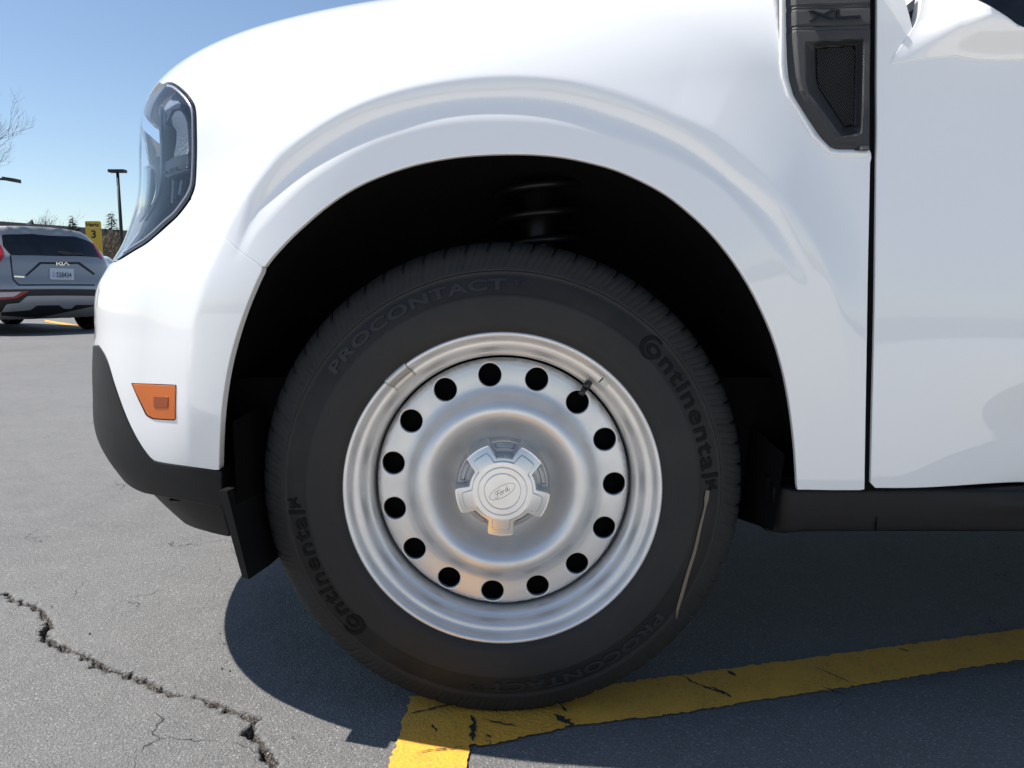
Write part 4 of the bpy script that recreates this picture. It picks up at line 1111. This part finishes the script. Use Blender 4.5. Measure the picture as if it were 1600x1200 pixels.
GR_ = mk('parking_lot_ground', V, F, M['asphalt'], None, True); GR_['kind'] = 'structure'
# --- yellow parking lines
def yellow():
    t = NT('yellow_line_paint'); pos = t.pos()
    n1 = t.noise(26, 6, 0.7, pos); n2 = t.noise(170, 4, 0.7, pos); n3 = t.noise(3.0, 4, 0.6, pos)
    c = t.mix(t.mapr(n1, 0.3, 0.75, 0, 1), (0.93, 0.455, 0.05), (0.85, 0.39, 0.035))
    c = t.mix(t.mapr(n2, 0.55, 0.72, 0, 0.55), c, (0.30, 0.19, 0.04))
    rust = t.mapr(t.noise(11, 4, 0.6, pos), 0.68, 0.78, 0, 0.6); c = t.mix(rust, c, (0.26, 0.12, 0.02))
    chip = t.math('MAXIMUM', t.mapr(n1, 0.70, 0.715, 0, 1), t.mapr(t.noise(75, 5, 0.72, pos, 0.6), 0.695, 0.71, 0, 1))
    stones = t.voro(150, vec=pos)
    worn = t.math('MULTIPLY', t.mapr(t.noise(420, 3, 0.7, pos), 0.50, 0.64, 0, 1), t.mapr(t.noise(14, 4, 0.65, pos), 0.38, 0.64, 0.05, 0.80))
    c = t.mix(worn, c, (0.13, 0.105, 0.06)); c = t.mix(chip, c, (0.06, 0.06, 0.06)); t.p(Base_Color=c, Roughness=0.7)
    h = t.math('ADD', t.math('MULTIPLY', t.mapr(stones, 0, 0.6, 1, 0), 0.5), t.math('SUBTRACT', t.math('MULTIPLY', n2, 0.8), chip))
    t.set(t.b, 'Normal', t.bump(h, 0.7, 0.002)); return t.m
M['yellow'] = yellow()
def painted(name, P, rough=0.0035, zz=0.004, step=0.012):
    q = resample(np.asarray(P)[:, :2], step, True)
    T = np.roll(q, -1, 0) - np.roll(q, 1, 0); T /= np.linalg.norm(T, axis=1, keepdims=True); nn = np.stack([T[:, 1], -T[:, 0]], -1)
    if rough: q = q + nn * ((vnoise(q[:, 0] + 50, q[:, 1] + 50, 170, 11) - .5) * 2 * rough + (vnoise(q[:, 0] + 50, q[:, 1] + 50, 60, 12) - .5) * rough)[:, None]
    rv, re, rf, *_ = delaunay_2d_cdt([Vector(map(float, v)) for v in q], [(i, (i + 1) % len(q)) for i in range(len(q))], [], 1, 1e-7)
    V = [(v[0], v[1], zz) for v in rv]; n = len(V)
    o = mk(name, V, [tuple(f) for f in rf], M['yellow'], None, False); o['kind'] = 'structure'; return o
LINE = gp("607,1200 627,1139 642,1092 700,1088 800,1084 900,1080 972,1071 1062,1058 1160,1045 1380,1015 1600,985 1900,945 1900,985 1600,1033 1380,1068 1160,1102 1047,1120 897,1137 822,1154 770,1165 732,1169 730,1200")
near_l = gp("606,1203 731,1203"); dirn = (gp("606,1203")[0] - gp("642,1092")[0]); dirn /= np.linalg.norm(dirn)
LINE = np.vstack([[near_l[0] + dirn * 0.62], LINE, [near_l[1] + dirn * 0.62]])
painted('parking_line', LINE, 0.0032, 0.004, 0.0035)
# further bays of the lot on both sides
painted('far_bay_line', gp("70,500 150,512.5 150,516 70,503"), 0.01, 0.004, 0.05)
for k in range(4):
    x = 2.4 + 2.75 * (k - 1) - 4.2
    painted('facing_bay_line', np.array([(x, -16.6), (x + .1, -16.6), (x + .1, -10.4), (x, -10.4)]), 0.006, 0.004, 0.06)
# pale lane added out of view to bounce light (suggested by joints mirrored in the door)
def concrete():
    t = NT('bounce_concrete'); pos = t.pos(); n = t.noise(2.2, 6, 0.65, pos); f = t.noise(160, 3, 0.6, pos)
    t.p(Base_Color=t.mix(t.mapr(n, 0.3, 0.7, 0, 1), (0.58, 0.555, 0.51), (0.67, 0.645, 0.60)), Roughness=0.85)
    t.set(t.b, 'Normal', t.bump(f, 0.4, 0.002)); return t.m
M['concrete'] = concrete()
lane = MB()
for i in range(-9, 10):
    for j in range(5):
        lane.box((i * 1.83 + 0.4, 0.20 - 0.9 - j * 1.83, 0.005), (0.909, 0.909, 0.006))
o = lane.build('added_bounce_lane', M['concrete']); o['kind'] = 'structure'
# cracks and chips through the painted line (tar-dark, slightly proud of the paint)
M['tar'] = simple('tar_crack', (0.022, 0.022, 0.023), 0.8, bump=(300, .6, .002))
def crack_strip(name, s, w, z=0.006):
    P = gp(s)[:, :2]; P = resample(P, 0.005); n = len(P)
    P = P + (RNG.random((n, 2)) - .5) * .004
    T = np.gradient(P, axis=0); T /= np.linalg.norm(T, axis=1, keepdims=True) + 1e-9; S = np.stack([-T[:, 1], T[:, 0]], -1)
    ww = w * (0.35 + RNG.random(n)) * np.sin(np.linspace(0.25, np.pi - .25, n))
    V = [(x, y, z) for x, y in np.vstack([P - S * ww[:, None], P + S * ww[:, None]])]
    o = mk(name, V, [(i, i + 1, n + i + 1, n + i) for i in range(n - 1)], M['tar'], None, False); o['kind'] = 'structure'; return o
for s, w in (("735,1124 742,1132 738,1148 740,1163", .0062), ("640,1121 665,1115 690,1108 712,1104", .0022), ("868,1122 885,1132 896,1139", .006), ("1066,1060 1085,1072 1105,1080 1130,1088", .0024), ("1110,1078 1135,1090 1140,1094", .005),
             ("752,1129 775,1134 800,1138 815,1142", .0014), ("760,1154 768,1157", .004), ("876,1106 888,1118", .003), ("1136,1052 1150,1062", .004), ("1286,1078 1300,1084 1322,1092", .002), ("674,1138 682,1148", .002), ("770,1108 776,1118", .003), ("1405,1018 1420,1022", .004), ("1272,1046 1330,1072", .0013), ("650,1182 690,1176 725,1172", .0012)):
    crack_strip('pavement_crack', s, w)

# loose grit and flakes on the asphalt
def grit(n, seed, s0, s1, mat, label):
    rg = np.random.default_rng(seed); V = []; F = []
    x = rg.uniform(-1.35, 1.6, n); y = 0.9 + rg.random(n) ** 1.3 * 2.2
    for i in range(n):
        s = rg.uniform(s0, s1); R = rg.normal(0, 1, (6, 3)); R /= np.linalg.norm(R, axis=1, keepdims=True)
        base = np.array([(1, 0, 0), (0, 1, 0), (-1, 0, 0), (0, -1, 0), (0, 0, .7), (0, 0, -.5)]) + R * .35
        k = len(V); V += list(base * s * [1, 1, .7] + [x[i], y[i], s * .35 + 0.001])
        F += [(k + a, k + b, k + c) for a, b, c in ((0, 1, 4), (1, 2, 4), (2, 3, 4), (3, 0, 4), (1, 0, 5), (2, 1, 5), (3, 2, 5), (0, 3, 5))]
    o = mk('loose_grit', V, F, mat, None, False); o['kind'] = 'stuff'; o['label'] = label; o['category'] = 'grit'
grit(420, 3, 0.0007, 0.0018, simple('pale_grit', (0.42, 0.40, 0.37), 0.8), 'pale loose grit scattered over the asphalt')
grit(130, 4, 0.0010, 0.0030, simple('dark_grit', (0.03, 0.028, 0.026), 0.8), 'dark bits of grit scattered over the asphalt')
# ================================================================== background
def bark(name, c1, c2):
    t = NT(name); n = t.noise(9, 5, 0.7); t.p(Base_Color=t.mix(t.mapr(n, .3, .7, 0, 1), c1, c2), Roughness=0.9); return t.m
M['bark'] = bark('bare_bark', (0.10, 0.085, 0.07), (0.20, 0.175, 0.15))
M['needle'] = bark('conifer_needles', (0.025, 0.045, 0.020), (0.06, 0.085, 0.035))
M['twig'] = bark('dry_twigs', (0.13, 0.10, 0.07), (0.25, 0.20, 0.14))
# ---------------------------------------------------------------- crossover in the next row
KB = np.array([-6.30, 10.75, 0.0]); KA = math.radians(55)
KF = np.array([-math.sin(KA), math.cos(KA), 0]); KR = np.array([math.cos(KA), math.sin(KA), 0])
def klocal(P): q = P - KB; return q @ KR, q @ KF, P[..., 2]
def kworld(s, f, z): return KB + np.multiply.outer(np.asarray(s, float), KR) + np.multiply.outer(np.asarray(f, float), KF) + np.multiply.outer(np.asarray(z, float), [0, 0, 1.0])
RZ = [0.18, 0.30, 0.42, 0.55, 0.68, 0.80, 0.92, 1.00, 1.06, 1.12, 1.25, 1.38, 1.44, 1.47, 1.50, 1.60]
RF = [0.30, 0.12, 0.03, -0.01, 0.00, 0.05, 0.08, 0.10, 0.13, 0.18, 0.28, 0.36, 0.36, 0.30, 0.28, 0.30]
WZ_ = [0.18, 0.35, 0.60, 0.90, 1.02, 1.20, 1.40, 1.50]; WS = [0.80, 0.885, 0.91, 0.915, 0.90, 0.84, 0.72, 0.66]
TF = [0.2, 0.5, 1.2, 2.0, 2.5, 2.8, 3.3, 3.9, 4.25, 4.42]; TZ = [1.470, 1.490, 1.510, 1.49, 1.42, 1.28, 1.02, 0.93, 0.80, 0.60]
def g_car(l, length=4.42, hs=1.0):
    s, f, z = l; z = z / hs
    a = spl(z, RZ, RF) + 0.20 * np.abs(s / 0.9) ** 3.5 - f
    b = np.abs(s) - spl(z, WZ_, WS) + 0.10 * sstep(3.6, 4.4, f)
    c = z - spl(np.clip(f, .2, length), TF, TZ) + 0.045 * (s / 0.65) ** 2
    d = f - length - 0.0 + 0.25 * np.abs(s / .9) ** 3; e = 0.20 - z
    def sm(p, q, k): h = np.maximum(k - np.abs(p - q), 0) / k; return np.maximum(p, q) + h * h * k * .25
    return np.maximum(sm(sm(sm(a, b, 0.16), c, 0.10), d, 0.3), e)
def car_shell(name, loc2world, gfun, mat, parent, n=(150, 84), length=4.42):
    az = np.linspace(-np.pi, np.pi, n[0], endpoint=False); el = np.arcsin(np.linspace(-0.999, 0.999, n[1]))
    E_, A_ = np.meshgrid(el, az, indexing='ij')
    d = np.stack([np.cos(E_) * np.sin(A_) * 1.0, np.cos(E_) * np.cos(A_) * 2.4, np.sin(E_) * 0.8], -1).reshape(-1, 3); d /= np.linalg.norm(d, axis=1, keepdims=True)
    c = np.array([0, length / 2, 0.66]); P = march(c + d * 3.4, -d, lambda q: gfun((q[..., 0], q[..., 1], q[..., 2])), 0, 3.38, 240)
    m = n[0]; F = [(i * m + j, i * m + (j + 1) % m, (i + 1) * m + (j + 1) % m, (i + 1) * m + j) for i in range(n[1] - 1) for j in range(m)]
    return mk(name, loc2world(P[:, 0], P[:, 1], P[:, 2]), F, mat, parent)
M['car_grey'] = simple('metallic_grey_paint', (0.36, 0.35, 0.345), 0.38, 0.4, coat=1.0)
M['car_silver'] = simple('silver_trim', (0.42, 0.44, 0.48), 0.4, 0.5)
M['car_black'] = simple('black_trim', (0.012, 0.012, 0.014), 0.45)
M['red'] = simple('red_lamp', (0.42, 0.012, 0.02), 0.2, coat=0.8)
M['clear_lamp'] = simple('white_lamp', (0.62, 0.58, 0.58), 0.2, coat=0.8)
M['plate'] = simple('white_plate', (0.66, 0.68, 0.70), 0.4)
M['plate_ink'] = simple('plate_ink', (0.03, 0.035, 0.06), 0.5)
KIA = thing('crossover_suv', 'grey crossover with white licence plate, parked in the next row behind the bumper', 'car', tuple(KB))
kg = lambda l: g_car(l)
BODY = car_shell('body', kworld, kg, M['car_grey'], KIA)
def gk(ins=0.0): return lambda P: g_car(klocal(P)) - ins
OKIA = KB + KF * 1.6 + np.array([0, 0, 0.75])
def kpx(s, lift, smooth=0):
    p = pts(s)
    if smooth: p = smooth_line(p, smooth)
    P = march(CAM, ray(p[:, 0], p[:, 1]), gk(lift), 8.0, 16.0, 700); return P[~np.isnan(P[:, 0])]
def kskin(name, s, mat, lift=0.006, smooth=0, step=0.03, parent=None):
    L = kpx(s, lift, smooth)
    if len(L) < 4: print('OFF', name); return None
    return skin(name, L, mat, parent or KIA, g=gk(lift), O=OKIA, step=step * 0.8 / 1.9, depth=0.012, rad=0.003, t1=3.0)
WIN = kskin('rear_window', "3,368 7,366.5 50,365.5 117,369.5 145,374 148,382 159.5,402 117,399.5 60,398.5 17,398 5,384", M['tint'])
kskin('tail_light', "145.5,379 149,381 153,388 159.5,400 159,405 156.5,402 150,389", M['red'], 0.012, step=0.02)
kskin('tail_light', "-14,376 0,381 4.5,392 5,402 0,409 -14,412", M['red'], 0.012, step=0.02)
kskin('lower_lamp', "-14,455 45,455 26,466 -14,469", M['red'], 0.010, step=0.02)
kskin('lower_lamp', "-12,457.5 33,456.5 22,463 -12,465", M['clear_lamp'], 0.016, step=0.02)
kskin('bumper_band', "-16,452.5 150,452.5 150,462 44,462 30,473 10,475 2,488 -16,490", M['car_black'], 0.005)
kskin('skid_panel', "4,487 10,476.5 30,474.5 43,463 150,463 150,476 118,476 112,482 100,482 93,476.5 57,477 48,484 10,487", M['car_silver'], 0.012)
kskin('lower_bumper', "2,488.5 48,485 58,478 92,477.5 100,483 112,483 118,477 150,477 150,499 60,497 2,493", M['car_black'], 0.004)
kskin('tailgate_seam', "15,398.5 17,398.5 21,436 30,444.5 148,444.5 148,446 29,446 20,437", M['car_black'], 0.004, step=0.012)
kskin('plate_recess', "40,430 62,409.5 124,409.5 149,428 146,429 122,412 64,412 42,431", M['car_black'], 0.005, step=0.012)
kskin('chrome_strip', "22,447.5 150,447.5 150,451 22,450.5", M['car_silver'], 0.008, step=0.02)
kskin('wiper', "91,394 95,392.5 130,396 129,398 96,397", M['car_black'], 0.02, step=0.012)
PL = kskin('licence_plate', "78.2,419 115.3,420 115.8,437 79,436", M['plate'], 0.016, step=0.02)
def flat_text(txt, O, ex, ez, h, mat, parent, name='lettering', bold=0.0, w=None):
    """text on a plane: O lower-left corner, ex along, ez up (unit vectors), cap height h"""
    V, F = text_mesh(txt, 1.0, bold); V[:, 0] -= V[:, 0].min(); k = h / 0.70
    sx = (w / V[:, 0].max()) if w else k
    P = O + np.multiply.outer(V[:, 0] * sx, ex) + np.multiply.outer(V[:, 1] * k, ez)
    return mk(name, P, F, mat, parent, False)
q = kpx("79,436 115.8,437 78.2,419 84,433.5 111,434.5", 0.021)
ex = q[1] - q[0]; wpl = np.linalg.norm(ex); ex /= wpl; ez = np.array([0, 0, 1.0]); nv = -KF
flat_text('328434', q[0] + ex * wpl * 0.25 + ez * 0.028 + nv * 0.006, ex, ez, 0.070, M['plate_ink'], PL, w=wpl * 0.64, bold=0.01)
flat_text('S', q[0] + ex * wpl * 0.09 + ez * 0.070 + nv * 0.006, ex, ez, 0.030, M['plate_ink'], PL)
flat_text('C', q[0] + ex * wpl * 0.09 + ez * 0.028 + nv * 0.006, ex, ez, 0.030, M['plate_ink'], PL)
# badge above the plate: joined strokes
b = kpx("88,414.6 108.5,414.8", 0.018); bx = b[1] - b[0]; bw = np.linalg.norm(bx); bx /= bw; bm_ = MB()
for pl in ([(0, 0), (0, 1), (.06, 1), (.06, 0)], [(.06, .45), (.30, 1), (.38, 1), (.12, .4)], [(.14, .5), (.34, 0), (.42, 0), (.20, .62)], [(.42, 0), (.42, 1), (.48, 1), (.48, 0)], [(.50, 0), (.72, 1), (.78, 1), (.56, 0)], [(.72, 1), (.94, 0), (1, 0), (.78, 1)]):
    P = [b[0] + bx * bw * x + ez * 0.045 * y + nv * 0.004 for x, y in pl]; bm_.add(P, [tuple(range(4))])
bm_.build('badge', M['chrome'], KIA)
q = kpx("22,433 38,434", 0.014); e2 = q[1] - q[0]; e2 /= np.linalg.norm(e2)
MB().add([q[0] + nv * .004, q[1] + nv * .004, q[1] + ez * .02 + nv * .004, q[0] + ez * .02 + nv * .004], [(0, 1, 2, 3)]).build('model_badge', M['chrome'], KIA)
# roof fin, wheels
fin = [(-.02, .62, 1.525), (.02, .62, 1.525), (0, .62, 1.60), (-.02, .80, 1.53), (.02, .80, 1.53), (0, .74, 1.56)]
mk('roof_fin', kworld(*np.array(fin).T), [(0, 1, 2), (0, 2, 5, 3), (1, 4, 5, 2), (3, 5, 4), (0, 3, 4, 1)], M['car_black'], KIA, False)
def car_wheel(world, s, f, parent, r=0.335):
    a = np.arange(28) * 2 * np.pi / 28; V = []; o = 1 if s > 0 else -1
    for ds, rr in ((-.11, r - .05), (-.11, r - .015), (-.09, r), (.09, r), (.11, r - .015), (.11, r - .05), (.11, r - .10), (.09, r - .12), (.085, .04)):
        V.append(world(np.full(28, s + o * ds), f + rr * np.cos(a), r + rr * np.sin(a)))
    V = np.vstack(V); F = [(k * 28 + j, k * 28 + (j + 1) % 28, (k + 1) * 28 + (j + 1) % 28, (k + 1) * 28 + j) for k in range(8) for j in range(28)]
    mk('wheel', V, F, M['rubber_dark'], parent)
for s in (-.79, .79):
    for f in (0.78, 3.48): car_wheel(kworld, s, f, KIA)
# ---------------------------------------------------------------- white car further back
WB = np.array([-10.2, 19.2, 0.0]); WA = math.radians(62); WF_ = np.array([-math.sin(WA), math.cos(WA), 0]); WR_ = np.array([math.cos(WA), math.sin(WA), 0])
def wworld(s, f, z): return WB + np.multiply.outer(np.asarray(s, float), WR_) + np.multiply.outer(np.asarray(f, float), WF_) + np.multiply.outer(np.asarray(z, float), [0, 0, 1.0])
WC = thing('parked_car', 'white car roof showing between the grey crossover and the white bumper', 'car', tuple(WB))
car_shell('body', wworld, lambda l: g_car(l, 4.42, 0.965), M['paint'], WC, (90, 50))
for s in (-.79, .79):
    for f in (0.78, 3.48): car_wheel(wworld, s, f, WC)
# ---------------------------------------------------------------- yellow numbered sign
SD = 15.5
def sgn(u, v, d=SD): return at_y(float(u), float(v), d)
a, b = sgn(132.5, 345.5), sgn(156.5, 346.0); zt = a[2]; zb = 0.95
SIGN = thing('rental_bay_sign', 'yellow bay sign numbered 3 standing behind the grey crossover', 'sign', ((a[0] + b[0]) / 2, SD, 0))
M['sign_yellow'] = simple('sign_yellow', (0.66, 0.43, 0.03), 0.5); M['sign_ink'] = simple('sign_ink', (0.025, 0.022, 0.02), 0.6); M['sign_cream'] = simple('sign_cream', (0.62, 0.56, 0.42), 0.5)
def rrect(x0, x1, z0, z1, r, n=6):
    P = []
    for cx, cz, a0 in ((x1 - r, z1 - r, 0), (x0 + r, z1 - r, 90), (x0 + r, z0 + r, 180), (x1 - r, z0 + r, 270)):
        for k in range(n + 1): t = math.radians(a0 + 90 * k / n); P.append((cx + r * math.cos(t), cz + r * math.sin(t)))
    return P
R_ = rrect(a[0], b[0], zb, zt, 0.025); n = len(R_)
mk('panel', [(x, SD, z) for x, z in R_] + [(x, SD + .03, z) for x, z in R_], [tuple(range(n))] + [tuple(range(2 * n - 1, n - 1, -1))] + [(i, n + i, n + (i + 1) % n, (i + 1) % n) for i in range(n)], M['sign_yellow'], SIGN, False)
W_ = b[0] - a[0]; z1 = sgn(140, 354.2)[2]; X_ = np.array([1.0, 0, 0]); Z_ = np.array([0, 0, 1.0])
flat_text('Hertz', np.array([a[0] + W_ * .09, SD - .004, sgn(140, 353.6)[2]]), X_, Z_, 0.070, M['sign_ink'], SIGN, w=W_ * .82, bold=0.03)
MB().box((a[0] + W_ / 2, SD - .003, sgn(140, 355.6)[2]), (W_ * .45, .002, .007)).build('divider', M['sign_cream'], SIGN)
flat_text('3', np.array([a[0] + W_ * .37, SD - .004, sgn(140, 371.5)[2]]), X_, Z_, 0.145, M['sign_ink'], SIGN, bold=0.03, w=W_ * .30)
MB().box((a[0] + W_ / 2, SD + .055, 0.6), (.025, .025, .6)).build('post', M['car_black'], SIGN)
# ---------------------------------------------------------------- lamp posts
M['pole'] = simple('bronze_pole', (0.016, 0.015, 0.015), 0.5)
PD = 42.0; pb = at_y(187.5, 330., PD); px0 = pb[0]
LP = thing('lamp_post', 'tall dark twin-headed lamp post beside the headlight', 'lamp post', (px0, PD, 0), 'parking lot lamp posts')
ht = at_y(183., 268., PD)[2]
MB().tube([(px0, PD, 0), (px0, PD, ht)], [0.105, 0.075], 10).build('pole', M['pole'], LP, True)
for s in (-1, 1):
    MB().box((px0 + s * .22, PD, ht + 0.02), (.20, .2, .075)).build('lamp_head', M['pole'], LP)
MB().box((px0, PD, 0.3), (.3, .3, .3)).build('footing', M['pole'], LP)
P2 = 24.0; hb = at_y(28., 283., P2); pe = at_y(-60., 276., P2)
LP2 = thing('lamp_post', 'dark lamp head on an arm reaching in from the left edge below bare branches', 'lamp post', (pe[0], P2, 0), 'parking lot lamp posts')
MB().tube([(pe[0], P2, 0), (pe[0], P2, pe[2] + .25)], [.12, .09], 10).build('pole', M['pole'], LP2, True)
ha = at_y(11., 280.5, P2)
MB().tube([(pe[0], P2, pe[2] + .02), tuple(ha)], .035, 8).build('arm', M['pole'], LP2, True)
MB().add([(ha[0] - .05, P2 - .16, ha[2] + .07), (hb[0], P2 - .16, hb[2] + .06), (hb[0], P2 - .16, hb[2] - .05), (ha[0] - .05, P2 - .16, ha[2] - .03),
          (ha[0] - .05, P2 + .16, ha[2] + .07), (hb[0], P2 + .16, hb[2] + .06), (hb[0], P2 + .16, hb[2] - .05), (ha[0] - .05, P2 + .16, ha[2] - .03)],
         [(0, 1, 2, 3), (7, 6, 5, 4), (0, 4, 5, 1), (3, 2, 6, 7), (1, 5, 6, 2), (0, 3, 7, 4)]).build('lamp_head', M['pole'], LP2)
# ---------------------------------------------------------------- long low building
M['roof_brown'] = bark('brown_fascia', (0.13, 0.115, 0.10), (0.17, 0.15, 0.13)); M['wall_brown'] = bark('brick_wall', (0.22, 0.19, 0.16), (0.28, 0.24, 0.20))
A_ = at_y(-40., 344., 62.); B_ = at_y(205., 361., 84.)
BL = thing('low_building', 'long low brown building along the horizon behind the parked cars', 'building', (A_[0], A_[1], 0))
dx = (B_ - A_); dx[2] = 0; L_ = np.linalg.norm(dx); dx /= L_; nx_ = np.array([-dx[1], dx[0], 0])
def bq(s0, s1, n0, n1, z0, z1, z2=None):
    z2 = z1 if z2 is None else z2
    V = [A_ * [1, 1, 0] + dx * s + nx_ * n_ + np.array([0, 0, z]) for s, zz in ((s0, z1), (s1, z2)) for n_ in (n0, n1) for z in (z0, zz)]
    return V, [(0, 1, 3, 2), (4, 6, 7, 5), (0, 4, 5, 1), (2, 3, 7, 6), (0, 2, 6, 4), (1, 5, 7, 3)]
MB().add(*bq(0, L_, 0, 18, 0, A_[2] - 1.4, A_[2] - 1.4)).build('wall', M['wall_brown'], BL)
MB().add(*bq(-.5, L_ + .5, -.6, 18.6, A_[2] - 1.4, A_[2], B_[2])).build('roof_fascia', M['roof_brown'], BL)
# ---------------------------------------------------------------- trees
def bare_tree(name, label, base, height, spread, seed, levels=6, r0=0.14, lean=(0, 0), kids=(2, 4), group='bare winter trees'):
    rg = random.Random(seed); T = thing(name, label, 'tree', tuple(base), group); trunk = MB(); crown = MB()
    def grow(p, d, L, r, lv):
        n = 4; P = [p]; q = np.array(p, float); dd = np.array(d, float)
        for k in range(n):
            dd = dd + np.array([rg.uniform(-.14, .14), rg.uniform(-.14, .14), rg.uniform(-.04, .12)]); dd /= np.linalg.norm(dd); q = q + dd * L / n; P.append(q.copy())
        (trunk if lv == 0 else crown).tube(P, np.linspace(r, r * .62, n + 1), 6 if lv < 2 else 3, False)
        if lv >= levels: return
        for k in range(rg.randint(*kids) + (1 if lv == 0 else 0)):
            t = rg.uniform(.45, 1.0); i = min(int(t * n), n - 1); o = P[i] + (P[i + 1] - P[i]) * (t * n - i)
            a = rg.uniform(0, 2 * math.pi); tilt = rg.uniform(.35, .85) * spread
            u = np.cross(dd, [0.3, .7, .2]); u /= np.linalg.norm(u); w = np.cross(dd, u)
            nd = dd * math.cos(tilt) + (u * math.cos(a) + w * math.sin(a)) * math.sin(tilt); nd[2] = nd[2] + .18; nd /= np.linalg.norm(nd)
            grow(o, nd, L * rg.uniform(.58, .80), r * .60, lv + 1)
    grow(np.array(base, float), (lean[0], lean[1], 1), height * .30, r0, 0)
    trunk.build('trunk', M['bark'], T, True); crown.build('crown', M['bark'], T, False)
def tbase(u, d): P = at_y(float(u), 440., d); return (P[0], d, 0)
bare_tree('bare_tree', 'large bare tree whose twigs enter at the left edge', tbase(-118, 27), 11.5, 0.95, 5, 7, 0.10, kids=(2, 4))
bare_tree('bare_tree', 'small pale bare tree rising above the crossover roof', tbase(76, 66), 9.8, 0.8, 9, 6, 0.09, kids=(2, 3))
bare_tree('bare_tree', 'faint bare tree left of the roof fin, low over the building', tbase(50, 72), 9.4, 0.8, 21, 6, 0.08, kids=(2, 3))
bare_tree('bare_tree', 'short bare sapling nearest the left edge above the building roof', tbase(30, 74), 7.6, 0.8, 33, 6, 0.07, kids=(2, 3))
def conifer(label, u, vtop, d, width, seed):
    rg = np.random.default_rng(seed); b = np.array(tbase(u, d)); H = at_y(float(u), float(vtop), d)[2]
    T = thing('conifer_tree', label, 'tree', tuple(b), 'evergreens by the building')
    MB().tube([b, b + [0, 0, H * .97]], [.14, .02], 8).build('trunk', M['bark'], T, True)
    n = 5200; z = 1 - np.sqrt(rg.random(n)); z = z * 0.97 + .02; a = rg.random(n) * 2 * np.pi
    tier = 0.72 + 0.28 * np.abs(np.sin(z * 26 + np.sin(a * 3) * .8)); lob = 0.8 + 0.2 * np.sin(a * 5 + z * 9)
    rr = width * (1 - z) ** 0.85 * tier * lob * (0.25 + 0.75 * np.sqrt(rg.random(n)))
    c = np.stack([b[0] + rr * np.cos(a), b[1] + rr * np.sin(a), H * (0.06 + .94 * z) - rr * .25], -1)
    dr = np.stack([np.cos(a), np.sin(a), -.35 + .5 * rg.random(n)], -1); sd = np.stack([-np.sin(a), np.cos(a), 0 * a], -1)
    ln = (.22 + .22 * rg.random(n))[:, None]; wd = (.05 + .06 * rg.random(n))[:, None]
    V = np.stack([c - sd * wd, c + sd * wd, c + dr * ln], 1).reshape(-1, 3)
    mk('crown', V, np.arange(3 * n).reshape(-1, 3), M['needle'], T, False)
conifer('small dark conifer just left of the yellow sign', 120, 334, 58, 1.5, 1)
conifer('dark conifer behind the twin-headed lamp post', 180, 328, 60, 2.4, 2)
conifer('low dark evergreen tucked under the roof line beside the yellow sign', 127, 352, 56, 1.3, 3)
def thicket(label, u0, u1, vtop, d, seed):
    rg = np.random.default_rng(seed); a, b = at_y(float(u0), float(vtop), d), at_y(float(u1), float(vtop), d); n = 5200
    x = a[0] + (b[0] - a[0]) * rg.random(n); y = d + rg.normal(0, .6, n); hh = a[2] * (.80 + .20 * np.sin((x - a[0]) * 2.1) * rg.random(n))
    z = hh * rg.random(n) ** .7; dr = rg.normal(0, 1, (n, 3)) * [.6, .6, .5] + [0, 0, .8]; dr /= np.linalg.norm(dr, axis=1, keepdims=True)
    ln = .25 + .3 * rg.random((n, 1)); c = np.stack([x, y, z], -1); sd = np.cross(dr, [0, 1.0, 0]); sd /= np.linalg.norm(sd, axis=1, keepdims=True) + 1e-9
    V = np.stack([c - sd * .018, c + sd * .018, c + dr * ln], 1).reshape(-1, 3)
    o = mk('shrub_thicket', V, np.arange(3 * n).reshape(-1, 3), M['twig'], None, False); o['kind'] = 'stuff'; o['label'] = label; o['category'] = 'shrubs'
thicket('brown leafless shrub thicket behind the lamp post', 158, 208, 360, 46, 4)
